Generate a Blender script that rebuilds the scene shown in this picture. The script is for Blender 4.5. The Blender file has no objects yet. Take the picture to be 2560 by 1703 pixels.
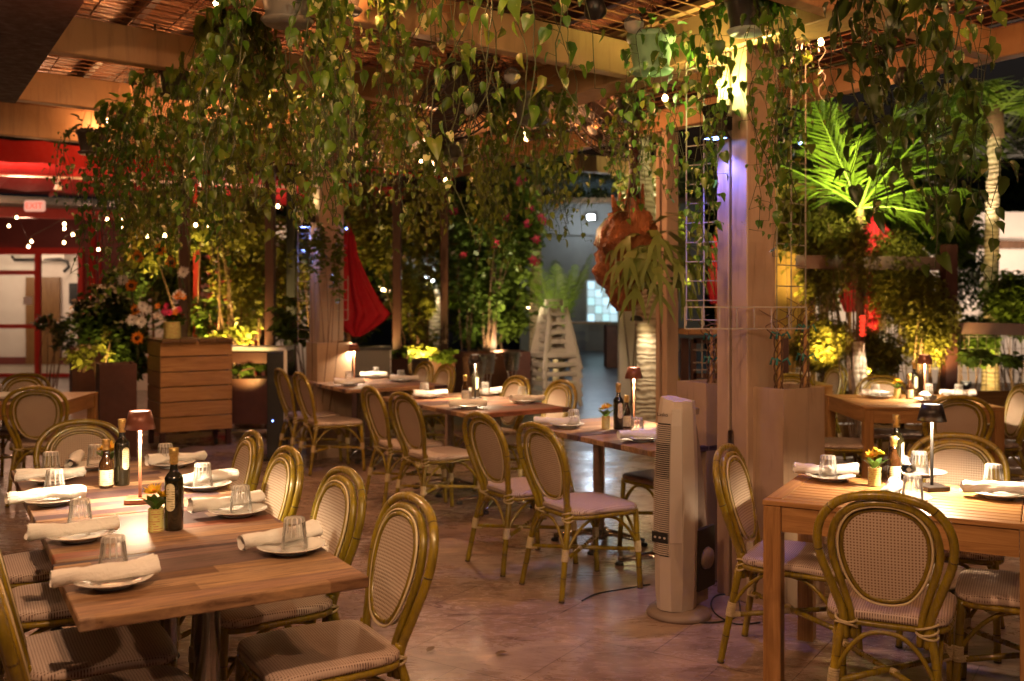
import bpy, math, random
from mathutils import Vector, Matrix, noise
random.seed(7)
PI = math.pi
rad = math.radians
SC = bpy.context.scene
COL = SC.collection

# ------------------------------------------------------------------ camera, world, light, exposure
F = 2489.0; CX = 1280.0; HY = 749.5; H = 1.55
cam_d = bpy.data.cameras.new("camera"); cam = bpy.data.objects.new("camera", cam_d); COL.objects.link(cam)
cam.location = (0, 0, H); cam.rotation_euler = (rad(90), 0, 0)
cam_d.lens = 35; cam_d.sensor_width = 36; cam_d.shift_y = -(851.5 - HY) / 2560.0
cam_d.clip_start = 0.05; cam_d.clip_end = 400
cam_d.dof.use_dof = True; cam_d.dof.focus_distance = 3.9; cam_d.dof.aperture_fstop = 2.6
SC.camera = cam
w = bpy.data.worlds.new("World"); SC.world = w; w.use_nodes = True
wn = w.node_tree.nodes; wl = w.node_tree.links
sky = wn.new("ShaderNodeTexSky"); sky.sky_type = 'NISHITA'; sky.sun_disc = False
sky.sun_elevation = rad(-3.0); sky.sun_rotation = rad(150); sky.altitude = 0
wl.new(sky.outputs[0], wn["Background"].inputs[0]); wn["Background"].inputs[1].default_value = 0.12
SC.view_settings.view_transform = 'Standard'; SC.view_settings.look = 'None'
SC.view_settings.exposure = 0.7; SC.view_settings.gamma = 1.0
SC.cycles.use_denoising = True
SC.cycles.max_bounces = 7; SC.cycles.diffuse_bounces = 3; SC.cycles.glossy_bounces = 4
SC.cycles.transmission_bounces = 6; SC.cycles.transparent_max_bounces = 8
SC.cycles.caustics_reflective = False; SC.cycles.caustics_refractive = False
SC.cycles.sample_clamp_indirect = 4.0

def P(px, py, Y):
    """the world point at depth Y that the photograph shows at (px, py)"""
    return Vector(((px - CX) / F * Y, Y, H - (py - HY) / F * Y))
def G(px, py, z=0.0):
    """the world point at height z that the photograph shows at (px, py)"""
    return P(px, py, (H - z) * F / (py - HY))

def lamp(name, loc, power, color, kind='POINT', r=0.03, aim=None, angle=90, blend=0.5):
    d = bpy.data.lights.new(name, kind); d.energy = power; d.color = color
    d.shadow_soft_size = r
    o = bpy.data.objects.new(name, d); COL.objects.link(o); o.location = loc
    if kind == 'SPOT':
        d.spot_size = rad(angle); d.spot_blend = blend
        v = Vector(aim) - Vector(loc)
        o.rotation_euler = v.to_track_quat('-Z', 'Y').to_euler()
    return o
WARM = (1.0, 0.42, 0.15); WARM2 = (1.0, 0.53, 0.265); YEL = (1.0, 0.74, 0.26)

# ------------------------------------------------------------------ materials
def mat(name, color=(.5, .5, .5), rough=.5, metal=0., spec=.5, coat=0., trans=0., emit=None, estr=0., ior=1.45, alpha=None):
    m = bpy.data.materials.new(name); m.use_nodes = True
    b = m.node_tree.nodes["Principled BSDF"]
    b.inputs["Base Color"].default_value = (*color, 1); b.inputs["Roughness"].default_value = rough
    b.inputs["Metallic"].default_value = metal; b.inputs["Specular IOR Level"].default_value = spec
    b.inputs["Coat Weight"].default_value = coat; b.inputs["Transmission Weight"].default_value = trans
    b.inputs["IOR"].default_value = ior
    if emit:
        b.inputs["Emission Color"].default_value = (*emit, 1); b.inputs["Emission Strength"].default_value = estr
    return m
class NT:
    def __init__(s, m):
        s.m = m; s.n = m.node_tree.nodes; s.l = m.node_tree.links; s.b = s.n["Principled BSDF"]
    def add(s, t, **k):
        n = s.n.new(t)
        for a, v in k.items(): setattr(n, a, v)
        return n
    def link(s, a, b): s.l.new(a, b)
    def coord(s, out="Object", scale=(1, 1, 1), rot=(0, 0, 0), loc=(0, 0, 0)):
        tc = s.add("ShaderNodeTexCoord"); mp = s.add("ShaderNodeMapping")
        mp.inputs["Scale"].default_value = scale; mp.inputs["Rotation"].default_value = rot; mp.inputs["Location"].default_value = loc
        s.link(tc.outputs[out], mp.inputs[0]); return mp.outputs[0]
    def noise(s, vec, scale, detail=4, rough=.6, dist=0.):
        n = s.add("ShaderNodeTexNoise"); n.inputs["Scale"].default_value = scale; n.inputs["Detail"].default_value = detail
        n.inputs["Roughness"].default_value = rough; n.inputs["Distortion"].default_value = dist
        if vec is not None: s.link(vec, n.inputs["Vector"])
        return n
    def ramp(s, fac, stops):
        r = s.add("ShaderNodeValToRGB"); e = r.color_ramp.elements
        while len(e) < len(stops): e.new(.5)
        for q, (p, c) in zip(e, stops):
            q.position = p; q.color = (*c, 1) if len(c) == 3 else c
        s.link(fac, r.inputs[0]); return r.outputs[0]
    def math(s, op, a, b=None):
        n = s.add("ShaderNodeMath", operation=op)
        for i, v in enumerate((a, b)):
            if v is None: continue
            if isinstance(v, (int, float)): n.inputs[i].default_value = v
            else: s.link(v, n.inputs[i])
        return n.outputs[0]
    def mix(s, fac, a, b, blend='MIX'):
        n = s.add("ShaderNodeMix", data_type='RGBA', blend_type=blend)
        for i, v in ((0, fac), (6, a), (7, b)):
            if isinstance(v, (int, float)): n.inputs[i].default_value = v
            elif isinstance(v, tuple): n.inputs[i].default_value = (*v, 1)
            else: s.link(v, n.inputs[i])
        return n.outputs[2]
    def color(s, c): s.link(c, s.b.inputs["Base Color"])
    def rough(s, c): s.link(c, s.b.inputs["Roughness"])
    def bump(s, h, strength=.3, dist=.01):
        b = s.add("ShaderNodeBump"); b.inputs["Strength"].default_value = strength; b.inputs["Distance"].default_value = dist
        s.link(h, b.inputs["Height"]); s.link(b.outputs[0], s.b.inputs["Normal"])

def noisy(name, c1, c2, scale=8, rough=.5, stretch=(1, 1, 1), bump=.15, metal=0., coat=0., spec=.5, bd=.004, c3=None):
    m = mat(name, c1, rough, metal, spec, coat); t = NT(m)
    v = t.coord(scale=stretch); n = t.noise(v, scale, 6, .62, .3)
    st = [(.3, c1), (.7, c2)] if c3 is None else [(.28, c1), (.55, c2), (.8, c3)]
    t.color(t.ramp(n.outputs[0], st))
    n2 = t.noise(v, scale * 6, 3, .6)
    if bump: t.bump(n2.outputs[0], bump, bd)
    t.rough(t.ramp(n2.outputs[0], [(.3, (rough * .8,) * 3), (.75, (min(1, rough * 1.25),) * 3)]))
    return m

# glossy painted bamboo tube, leg
def bamboo():
    m = mat("bamboo_lacquer", (.20, .135, .012), .22, spec=.6, coat=.5); t = NT(m)
    v = t.coord(scale=(25, 25, 6)); n = t.noise(v, 2.2, 4, .6)
    oi = t.add("ShaderNodeObjectInfo")
    t.color(t.mix(1., t.ramp(n.outputs[0], [(.3, (.14, .098, .008)), (.6, (.28, .21, .014)), (.85, (.42, .33, .04))]), t.ramp(oi.outputs["Random"], [(0., (.72, .68, .8)), (.5, (1., 1., 1.)), (1., (1.12, 1.05, 1.2))]), 'MULTIPLY'))
    t.rough(t.ramp(n.outputs[0], [(.3, (.38,) * 3), (.7, (.2,) * 3)]))
    return m
def weave(name, ax, c_lo, c_hi, pitch=.0072):
    """woven plastic mesh: light strands over dark gaps, laid out in the part's own metres"""
    m = mat(name, c_hi, .55); t = NT(m)
    tc = t.add("ShaderNodeTexCoord"); sp = t.add("ShaderNodeSeparateXYZ"); t.link(tc.outputs["Object"], sp.inputs[0])
    k = PI / pitch
    a = t.math('SINE', t.math('MULTIPLY', t.math('ADD', sp.outputs[0], sp.outputs[ax]), k * .7071))
    b = t.math('SINE', t.math('MULTIPLY', t.math('SUBTRACT', sp.outputs[0], sp.outputs[ax]), k * .7071))
    h = t.math('MULTIPLY', a, b)
    n = t.noise(tc.outputs["Object"], 9, 3)
    hh = t.math('ADD', t.math('MULTIPLY', h, .5), .5)
    c = t.ramp(hh, [(.12, c_lo), (.42, c_hi)])
    t.color(t.mix(t.math('MULTIPLY', n.outputs[0], .25), c, c_lo))
    t.bump(hh, .5, .002)
    return m
def planks():
    """table top of reclaimed laminate planks running across (local x)"""
    m = mat("plank_laminate", (.3, .2, .12), .32, spec=.16); t = NT(m)
    tc = t.add("ShaderNodeTexCoord"); sp = t.add("ShaderNodeSeparateXYZ"); t.link(tc.outputs["Object"], sp.inputs[0])
    oi = t.add("ShaderNodeObjectInfo")
    ofs = t.math('MULTIPLY', oi.outputs["Random"], 37.)
    row = t.math('FLOOR', t.math('DIVIDE', t.math('ADD', sp.outputs[1], 5.0), .0775))
    rr = t.add("ShaderNodeTexWhiteNoise", noise_dimensions='2D')
    cb = t.add("ShaderNodeCombineXYZ"); t.link(row, cb.inputs[0]); t.link(ofs, cb.inputs[1]); t.link(cb.outputs[0], rr.inputs["Vector"])
    seg = t.math('FLOOR', t.math('DIVIDE', t.math('ADD', sp.outputs[0], t.math('MULTIPLY', rr.outputs[0], 1.3)), .62))
    cb2 = t.add("ShaderNodeCombineXYZ"); t.link(t.math('ADD', row, t.math('MULTIPLY', seg, 11.3)), cb2.inputs[0]); t.link(ofs, cb2.inputs[1])
    r2 = t.add("ShaderNodeTexWhiteNoise", noise_dimensions='2D'); t.link(cb2.outputs[0], r2.inputs["Vector"])
    base = t.ramp(r2.outputs[0], [(0., (.055, .032, .045)), (.22, (.20, .11, .06)), (.4, (.40, .26, .15)), (.55, (.085, .060, .080)), (.75, (.42, .25, .14)), (.88, (.15, .10, .12)), (1., (.32, .11, .05))])
    mp = t.add("ShaderNodeMapping"); mp.inputs["Scale"].default_value = (2.2, 34, 8); t.link(tc.outputs["Object"], mp.inputs[0])
    g = t.noise(mp.outputs[0], 2.6, 8, .72, .8)
    gr = t.ramp(g.outputs[0], [(.34, (.28, .24, .26)), (.46, (.78, .75, .76)), (.56, (1.05, 1.05, 1.0)), (.68, (1.55, 1.45, 1.30))])
    t.color(t.mix(1., base, gr, 'MULTIPLY'))
    fr = t.math('FRACT', t.math('DIVIDE', t.math('ADD', sp.outputs[1], 5.0), .0775))
    t.rough(t.ramp(g.outputs[0], [(.3, (.40,) * 3), (.7, (.6,) * 3)]))
    t.bump(t.math('ADD', g.outputs[0], t.math('MULTIPLY', t.math('LESS_THAN', fr, .025), -1.)), .25, .0015)
    return m
def teak(name="teak_wood", k=1.0, axis=0):
    m = mat(name, (.4, .2, .08), .42); t = NT(m)
    s = [22, 22, 22]; s[axis] = 1.5
    v = t.coord(scale=tuple(s)); g = t.noise(v, 1.6, 7, .7, .9)
    t.color(t.ramp(g.outputs[0], [(.28, (.19 * k, .085 * k, .028 * k)), (.5, (.36 * k, .185 * k, .065 * k)), (.75, (.50 * k, .28 * k, .11 * k))]))
    t.bump(g.outputs[0], .25, .002)
    return m
def tiles():
    m = mat("travertine", (.3, .25, .2), .3, spec=.5); t = NT(m)
    v = t.coord(rot=(0, 0, rad(33)), loc=(.02, .30, 0))
    br = t.add("ShaderNodeTexBrick"); br.offset = .5; br.squash = 1
    br.inputs["Scale"].default_value = 1.0; br.inputs["Brick Width"].default_value = .615; br.inputs["Row Height"].default_value = .615
    br.inputs["Mortar Size"].default_value = .0028; br.inputs["Mortar Smooth"].default_value = .2
    br.inputs["Color1"].default_value = (.26, .18, .15, 1); br.inputs["Color2"].default_value = (.33, .24, .20, 1); br.inputs["Mortar"].default_value = (.15, .10, .082, 1)
    t.link(v, br.inputs["Vector"])
    v2 = t.coord(scale=(1.1, 2.6, 1), rot=(0, 0, rad(20)))
    n1 = t.noise(v2, 2.6, 9, .66, 1.6); n2 = t.noise(v2, 5.5, 10, .74, 2.2); n3 = t.noise(t.coord(), 1.1, 3, .5)
    c = t.mix(1., br.outputs[0], t.ramp(n1.outputs[0], [(.30, (.42, .36, .34)), (.45, (.82, .78, .76)), (.55, (1.0, .98, .95)), (.68, (1.42, 1.38, 1.30))]), 'MULTIPLY')
    pits = t.ramp(n2.outputs[0], [(.30, (0, 0, 0)), (.40, (1, 1, 1))])
    c = t.mix(t.math('MULTIPLY', t.math('SUBTRACT', 1., pits), .75), c, (.075, .04, .034))
    t.color(c)
    r = t.ramp(n2.outputs[0], [(.35, (.6,) * 3), (.46, (.22,) * 3), (.6, (.11,) * 3), (.75, (.35,) * 3)])
    t.rough(t.mix(t.ramp(n3.outputs[0], [(.4, (0,) * 3), (.6, (.6,) * 3)]), r, (.48, .48, .48)))
    h = t.math('SUBTRACT', t.math('ADD', t.math('MULTIPLY', pits, .6), t.math('MULTIPLY', n1.outputs[0], .15)), t.math('MULTIPLY', br.outputs["Fac"], 1.2))
    t.bump(h, .5, .004)
    return m
def leafmat(name, c1, c2, c3=None, scale=30, trans=.35, rough=.38, var=None):
    m = mat(name, c1, rough, spec=.5); t = NT(m)
    v = t.coord(); n = t.noise(v, scale, 3, .6, .5); n2 = t.noise(v, scale * .12, 3, .6)
    c = t.ramp(n2.outputs[0], [(.35, c1), (.65, c2)])
    if c3:
        mask = t.ramp(n.outputs[0], [(var or .60, (0, 0, 0)), ((var or .60) + .04, (1, 1, 1))])
        c = t.mix(mask, c, c3)
    t.color(c)
    tr = t.add("ShaderNodeBsdfTranslucent"); t.link(c, tr.inputs[0])
    mx = t.add("ShaderNodeMixShader"); mx.inputs[0].default_value = trans
    out = t.n["Material Output"]
    t.link(t.b.outputs[0], mx.inputs[1]); t.link(tr.outputs[0], mx.inputs[2]); t.link(mx.outputs[0], out.inputs[0])
    return m
def glassmat(name, col=(1, 1, 1), fac=.75, rough=.02, glint_white=.0):
    """thin-walled clear glass: sees through, with pale glints painted on ribs, rim and edges"""
    m = bpy.data.materials.new(name); m.use_nodes = True; t = m.node_tree; n = t.nodes; n.clear()
    out = n.new("ShaderNodeOutputMaterial"); tr = n.new("ShaderNodeBsdfTransparent"); gl = n.new("ShaderNodeBsdfGlossy")
    tr.inputs[0].default_value = (*col, 1); gl.inputs["Roughness"].default_value = rough
    fr = n.new("ShaderNodeLayerWeight"); fr.inputs[0].default_value = fac
    mx = n.new("ShaderNodeMixShader"); t.links.new(fr.outputs["Fresnel"], mx.inputs[0])
    df = n.new("ShaderNodeBsdfTranslucent"); df.inputs[0].default_value = (.9, .88, .85, 1); dm = n.new("ShaderNodeMixShader"); dm.inputs[0].default_value = glint_white
    if glint_white > 0:
        lw = n.new("ShaderNodeLayerWeight"); lw.inputs[0].default_value = .5; pw = n.new("ShaderNodeMath"); pw.operation = 'POWER'; pw.inputs[1].default_value = 2.6; ml = n.new("ShaderNodeMath"); ml.operation = 'MULTIPLY_ADD'; ml.inputs[1].default_value = .75; ml.inputs[2].default_value = glint_white
        tc = n.new("ShaderNodeTexCoord"); sp = n.new("ShaderNodeSeparateXYZ"); t.links.new(tc.outputs["Object"], sp.inputs[0])
        def mm(op, a, b=None):
            q = n.new("ShaderNodeMath"); q.operation = op
            for i, v in enumerate((a, b)):
                if v is None: continue
                if isinstance(v, (int, float)): q.inputs[i].default_value = v
                else: t.links.new(v, q.inputs[i])
            return q.outputs[0]
        rib_glint = mm('POWER', mm('MAXIMUM', mm('SINE', mm('MULTIPLY', mm('ARCTAN2', sp.outputs[1], sp.outputs[0]), 12.)), 0.), 2.5)  # whitish ribs, base and rim painted in as highlights
        rib_glint = mm('MULTIPLY', mm('MULTIPLY', rib_glint, mm('GREATER_THAN', sp.outputs[2], .045)), .55)
        rib_glint = mm('ADD', rib_glint, mm('MULTIPLY', mm('GREATER_THAN', sp.outputs[2], .0865), .30))
        rib_glint = mm('ADD', rib_glint, mm('MULTIPLY', mm('LESS_THAN', sp.outputs[2], .004), .4))
        t.links.new(lw.outputs["Facing"], pw.inputs[0]); t.links.new(pw.outputs[0], ml.inputs[0]); t.links.new(mm('MINIMUM', mm('ADD', ml.outputs[0], rib_glint), .85), dm.inputs[0])
    d2 = n.new("ShaderNodeBsdfDiffuse"); d2.inputs[0].default_value = (.9, .88, .85, 1); d3 = n.new("ShaderNodeMixShader"); t.links.new(df.outputs[0], d3.inputs[1]); t.links.new(d2.outputs[0], d3.inputs[2])
    t.links.new(tr.outputs[0], dm.inputs[1]); t.links.new(d3.outputs[0], dm.inputs[2])
    t.links.new(dm.outputs[0], mx.inputs[1]); t.links.new(gl.outputs[0], mx.inputs[2]); t.links.new(mx.outputs[0], out.inputs[0])
    return m
def emis(name, col, s):
    m = bpy.data.materials.new(name); m.use_nodes = True; n = m.node_tree.nodes; n.clear()
    o = n.new("ShaderNodeOutputMaterial"); e = n.new("ShaderNodeEmission"); e.inputs[0].default_value = (*col, 1); e.inputs[1].default_value = s
    m.node_tree.links.new(e.outputs[0], o.inputs[0]); return m

M = {}
M['bamboo'] = bamboo()
M['node'] = mat("bamboo_node", (.05, .03, .01), .4)
M['cream'] = noisy("cream_binding", (.50, .40, .22), (.62, .52, .32), 90, .5, (1, 1, 3), .5)
M['piping'] = mat("cream_piping", (.62, .52, .33), .4)
M['seatw'] = weave("seat_weave", 1, (.12, .065, .05), (.56, .45, .39), .0062)
M['backw'] = weave("back_weave", 2, (.15, .07, .03), (.58, .47, .37), .0078)
M['plank'] = planks()
M['plank_edge'] = noisy("plank_edge", (.16, .08, .045), (.26, .14, .08), 6, .4, (1, 1, 6))
M['teak'] = teak(); M['teak_dark'] = teak("teak_red", .6, 2); M['teak_y'] = teak("teak_cross", .95, 1); M['teak_z'] = teak("teak_leg", .95, 2)
M['chrome'] = noisy("brushed_steel", (.55, .53, .50), (.72, .70, .67), 5, .22, (1, 1, 12), .05, metal=1.)
M['steel'] = noisy("bucket_steel", (.5, .5, .5), (.7, .7, .7), 4, .3, (1, 1, 5), .1, metal=1.)
M['porcelain'] = mat("white_porcelain", (.80, .78, .75), .18, coat=.3)
def napmat():
    m = mat("napkin_cotton", (.82, .80, .77), .85); t = NT(m)
    v = t.coord(); n = t.noise(v, 22, 4, .6, .6); n2 = t.noise(v, 900, 2)
    n3 = t.noise(t.coord(scale=(1, 3, 3), rot=(0, 0, .5)), 14, 3, .5, 1.5)
    t.bump(t.math('ADD', t.math('ADD', n.outputs[0], n3.outputs[0]), t.math('MULTIPLY', n2.outputs[0], .08)), .8, .008); return m
M['napkin'] = napmat()
M['glass'] = glassmat("clear_glass", (1, 1, 1), .2, .03, .05)
M['wineglass'] = mat("dark_oil_glass", (.012, .010, .004), .06, spec=.7, coat=.6)
M['balsamic'] = mat("vinegar_glass", (.03, .012, .004), .06, spec=.7, coat=.6)
M['gold'] = noisy("gold_foil_cap", (.50, .33, .10), (.72, .52, .20), 40, .3, (1, 1, 6), .2, metal=.7)
def labelmat(name, base, ink):
    m = mat(name, base, .5); t = NT(m)
    w_ = t.add("ShaderNodeTexWave", bands_direction='Z'); w_.inputs["Scale"].default_value = 38; w_.inputs["Distortion"].default_value = 1.5
    t.link(t.coord(), w_.inputs["Vector"]); n = t.noise(t.coord(scale=(1, 1, 1)), 55, 3)
    f = t.math('MULTIPLY', t.ramp(w_.outputs[1], [(.62, (0, 0, 0)), (.72, (1, 1, 1))]), t.ramp(n.outputs[0], [(.46, (0, 0, 0)), (.54, (1, 1, 1))]))
    t.color(t.mix(t.math('MULTIPLY', f, .8), base, ink)); return m
M['label_cream'] = labelmat("cream_label", (.68, .60, .40), (.20, .16, .05))
M['label_green'] = labelmat("green_white_label", (.62, .66, .55), (.05, .16, .07))
M['label_yellow'] = labelmat("yellow_tin_print", (.60, .56, .20), (.40, .08, .04))
M['shade'] = noisy("brown_lampshade", (.17, .055, .035), (.21, .075, .05), 12, .35, bump=.03, metal=.3)
M['shade_blk'] = mat("black_lampshade", (.025, .02, .02), .35, metal=.3)
M['copper'] = noisy("copper_stem", (.26, .10, .055), (.34, .15, .09), 20, .38, (1, 1, 9), .1, metal=.6)
M['led'] = emis("lamp_led", (1, .85, .62), 9.)
M['tanpaint'] = noisy("tan_painted_beam", (.26, .145, .065), (.37, .215, .105), 1.6, .5, (1, 1, 1), .12, c3=(.31, .18, .085))
M['pillar'] = noisy("tan_pillar_paint", (.29, .195, .135), (.38, .265, .19), 2.2, .42, (1, 1, .5), .08, c3=(.33, .225, .155))
def stain(m, k=.45, sc=1.):
    t = NT(m); src = t.b.inputs["Base Color"].links[0].from_socket
    a = t.noise(t.coord(scale=(9 * sc, 9 * sc, .8 * sc)), 2.2, 6, .65, .4); c = t.noise(t.coord(), 26 * sc, 5, .7)
    f = t.math('MULTIPLY', t.ramp(a.outputs[0], [(.52, (0, 0, 0)), (.68, (1, 1, 1))]), k)
    f2 = t.ramp(c.outputs[0], [(.70, (0, 0, 0)), (.74, (.8, .8, .8))])
    t.color(t.mix(t.math('MAXIMUM', f, f2), src, (.085, .045, .03)))
stain(M['pillar']); stain(M['tanpaint'], .4, .6)
M['planterbox'] = noisy("tan_planter_box", (.30, .205, .135), (.37, .26, .18), 3, .45, bump=.08)
stain(M['planterbox'], .4)
M['roof'] = None
def roofmat():
    m = mat("corrugated_roof", (.25, .14, .09), .25, metal=.35); t = NT(m)
    w_ = t.add("ShaderNodeTexWave", bands_direction='X'); w_.inputs["Scale"].default_value = 4.2; w_.inputs["Distortion"].default_value = .15
    t.link(t.coord(rot=(0, 0, rad(-51 + 90))), w_.inputs["Vector"]); n = t.noise(t.coord(scale=(1, 1, 1)), 1.3, 5)
    t.color(t.ramp(n.outputs[0], [(.3, (.16, .065, .035)), (.55, (.33, .17, .10)), (.8, (.44, .27, .18))]))
    t.bump(w_.outputs[1], .9, .03); return m
M['roof'] = roofmat()
M['wire'] = mat("rusty_wire", (.27, .12, .06), .45, metal=.3)
M['wire_w'] = mat("white_coated_wire", (.30, .26, .23), .4)
M['maroon'] = noisy("dark_maroon_panel", (.022, .005, .005), (.035, .008, .007), 3, .7)
M['redpost'] = noisy("dark_red_post", (.030, .008, .006), (.050, .013, .009), 4, .5, (3, 3, .6))
M['redframe'] = noisy("red_frame_paint", (.50, .035, .025), (.58, .05, .035), 4, .4)
M['redcanvas'] = noisy("red_canvas", (.42, .004, .005), (.50, .008, .008), 3, .75)
M['redumb'] = noisy("crimson_umbrella_cloth", (.42, .006, .018), (.52, .010, .026), 5, .75)
M['black'] = noisy("black_plastic", (.012, .012, .013), (.022, .021, .022), 12, .35, bump=.05)
M['blackm'] = mat("black_metal", (.02, .018, .018), .35, metal=.5)
M['white'] = noisy("white_wall_paint", (.66, .60, .54), (.74, .69, .62), 2, .6, bump=.06)
M['greywall'] = noisy("pale_render_wall", (.30, .30, .27), (.38, .38, .35), 1.5, .7, bump=.1)
M['concrete'] = noisy("concrete_floor", (.20, .165, .125), (.29, .245, .19), 1.2, .5, bump=.2)
M['asphalt'] = noisy("wet_driveway", (.10, .115, .12), (.20, .215, .22), 1.0, .35, (1, 3, 1), .4)
M['soil'] = noisy("garden_soil", (.018, .012, .008), (.05, .035, .02), 5, .9, bump=.8)
M['fanbody'] = noisy("champagne_fan_plastic", (.40, .335, .29), (.45, .38, .33), 6, .38, bump=.03)
M['fanstrip'] = mat("silver_fan_strip", (.62, .55, .50), .3, metal=.4)
M['fandark'] = noisy("grey_brown_plastic", (.17, .125, .105), (.21, .155, .13), 6, .45, bump=.05)
M['slot'] = mat("dark_slot", (.015, .012, .01), .6)
M['crate'] = teak("pallet_wood", 1.0, 0)
M['cratecap'] = teak("pallet_cap", .32, 0)
M['corten'] = noisy("dark_corten_planter", (.06, .020, .014), (.10, .034, .022), 4, .6)
M['vine'] = leafmat("pothos_leaf", (.035, .10, .008), (.09, .165, .014), (.34, .34, .10), 26, .30, var=.62)
M['vine_y'] = leafmat("pothos_leaf_olive", (.06, .105, .010), (.125, .155, .018), (.32, .20, .05), 14, .35, var=.66)
M['vine_v'] = leafmat("variegated_pothos_leaf", (.05, .10, .012), (.10, .16, .02), (.46, .46, .20), 20, .32, var=.54)
M['vine_d'] = leafmat("dark_pothos_leaf", (.028, .055, .010), (.06, .09, .012), (.20, .22, .07), 24, .25, var=.64)
M['vine_g'] = leafmat("fresh_green_leaf", (.07, .20, .02), (.13, .28, .04), (.32, .42, .12), 24, .4, var=.62)
M['stem'] = mat("vine_stem", (.035, .045, .010), .6)
M['bark'] = noisy("brown_bark", (.07, .035, .018), (.16, .085, .045), 14, .85, (1, 1, .4), .8)
M['palmbark'] = None
def palmbark():
    m = mat("palm_bark", (.4, .33, .24), .8); t = NT(m)
    w_ = t.add("ShaderNodeTexWave", bands_direction='Z'); w_.inputs["Scale"].default_value = 5.0; w_.inputs["Distortion"].default_value = 11.0; w_.inputs["Detail"].default_value = 3
    t.link(t.coord(scale=(.5, .5, 1)), w_.inputs["Vector"]); n = t.noise(t.coord(), 9, 5)
    f = t.math('ADD', t.math('MULTIPLY', w_.outputs[1], .35), t.math('MULTIPLY', n.outputs[0], .75))
    t.color(t.ramp(f, [(.25, (.13, .09, .055)), (.45, (.32, .25, .17)), (.75, (.45, .37, .28))])); t.bump(f, .8, .025); return m
M['palmbark'] = palmbark()
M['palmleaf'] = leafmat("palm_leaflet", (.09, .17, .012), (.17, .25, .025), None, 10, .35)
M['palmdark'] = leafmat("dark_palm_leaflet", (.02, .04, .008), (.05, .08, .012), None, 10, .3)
M['bush'] = leafmat("shrub_leaf", (.05, .085, .012), (.10, .14, .02), None, 5, .3)
M['bushy'] = leafmat("yellow_green_leaf", (.15, .16, .02), (.26, .26, .05), None, 5, .35)
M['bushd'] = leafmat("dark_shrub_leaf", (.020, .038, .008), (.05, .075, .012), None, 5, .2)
M['bamboo_leaf'] = leafmat("fine_bamboo_leaf", (.10, .095, .014), (.18, .15, .022), None, 5, .3)
M['fern'] = leafmat("staghorn_frond", (.10, .15, .03), (.19, .24, .06), None, 6, .35)
M['burl'] = noisy("carved_root_wood", (.03, .008, .005), (.30, .09, .028), 7, .6, (1, 1, .5), 1.0, bd=.05, c3=(.46, .17, .06))
M['magenta'] = mat("magenta_petal", (.45, .03, .13), .6)
M['petal_y'] = mat("yellow_petal", (.80, .50, .02), .55)
M['petal_o'] = mat("orange_petal", (.75, .25, .02), .55)
M['petal_w'] = mat("white_petal", (.75, .72, .66), .6)
M['petal_p'] = mat("pink_petal", (.75, .05, .16), .6)
M['fcore'] = mat("flower_core", (.06, .02, .01), .8)
M['tinleaf'] = leafmat("posy_leaf", (.05, .12, .015), (.10, .20, .03), None, 9, .25)
M['gpot'] = noisy("sage_green_pot", (.20, .36, .19), (.25, .42, .23), 5, .45, bump=.05)
M['dpot'] = noisy("dark_plastic_pot", (.035, .028, .022), (.05, .04, .032), 6, .4, bump=.05)
M['greypot'] = noisy("grey_plastic_pot", (.10, .09, .075), (.14, .125, .10), 6, .5, bump=.05)
M['saucer'] = mat("pale_green_saucer", (.42, .50, .42), .4)
M['bulb'] = emis("warm_bulb", (1, .62, .26), 24.)
M['bulb_w'] = emis("white_bulb", (.85, .92, 1), 30.)
M['bulb_b'] = emis("blue_led", (.18, .30, 1), 14.)
M['bulb_y'] = emis("yellow_uplight", (1, .80, .40), 30.)
M['fanblack'] = mat("fan_cage_wire", (.03, .017, .014), .4, metal=.2)
M['fanblade'] = noisy("fan_blade", (.05, .03, .025), (.07, .04, .03), 6, .45, bump=0)
M['hcgrey'] = noisy("grey_high_chair_plastic", (.42, .36, .30), (.50, .44, .37), 5, .5, bump=.08)
M['woodv'] = teak("door_wood", .55, 2)
M['pane'] = glassmat("window_glass", (.92, .92, .92), .25)
M['yellowwall'] = noisy("ochre_wall", (.55, .33, .08), (.66, .42, .13), 2, .7)
M['paper'] = mat("white_paper", (.8, .78, .74), .7)
M['clearplastic'] = glassmat("clear_box_plastic", (.9, .88, .85), .5, .1)
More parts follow.
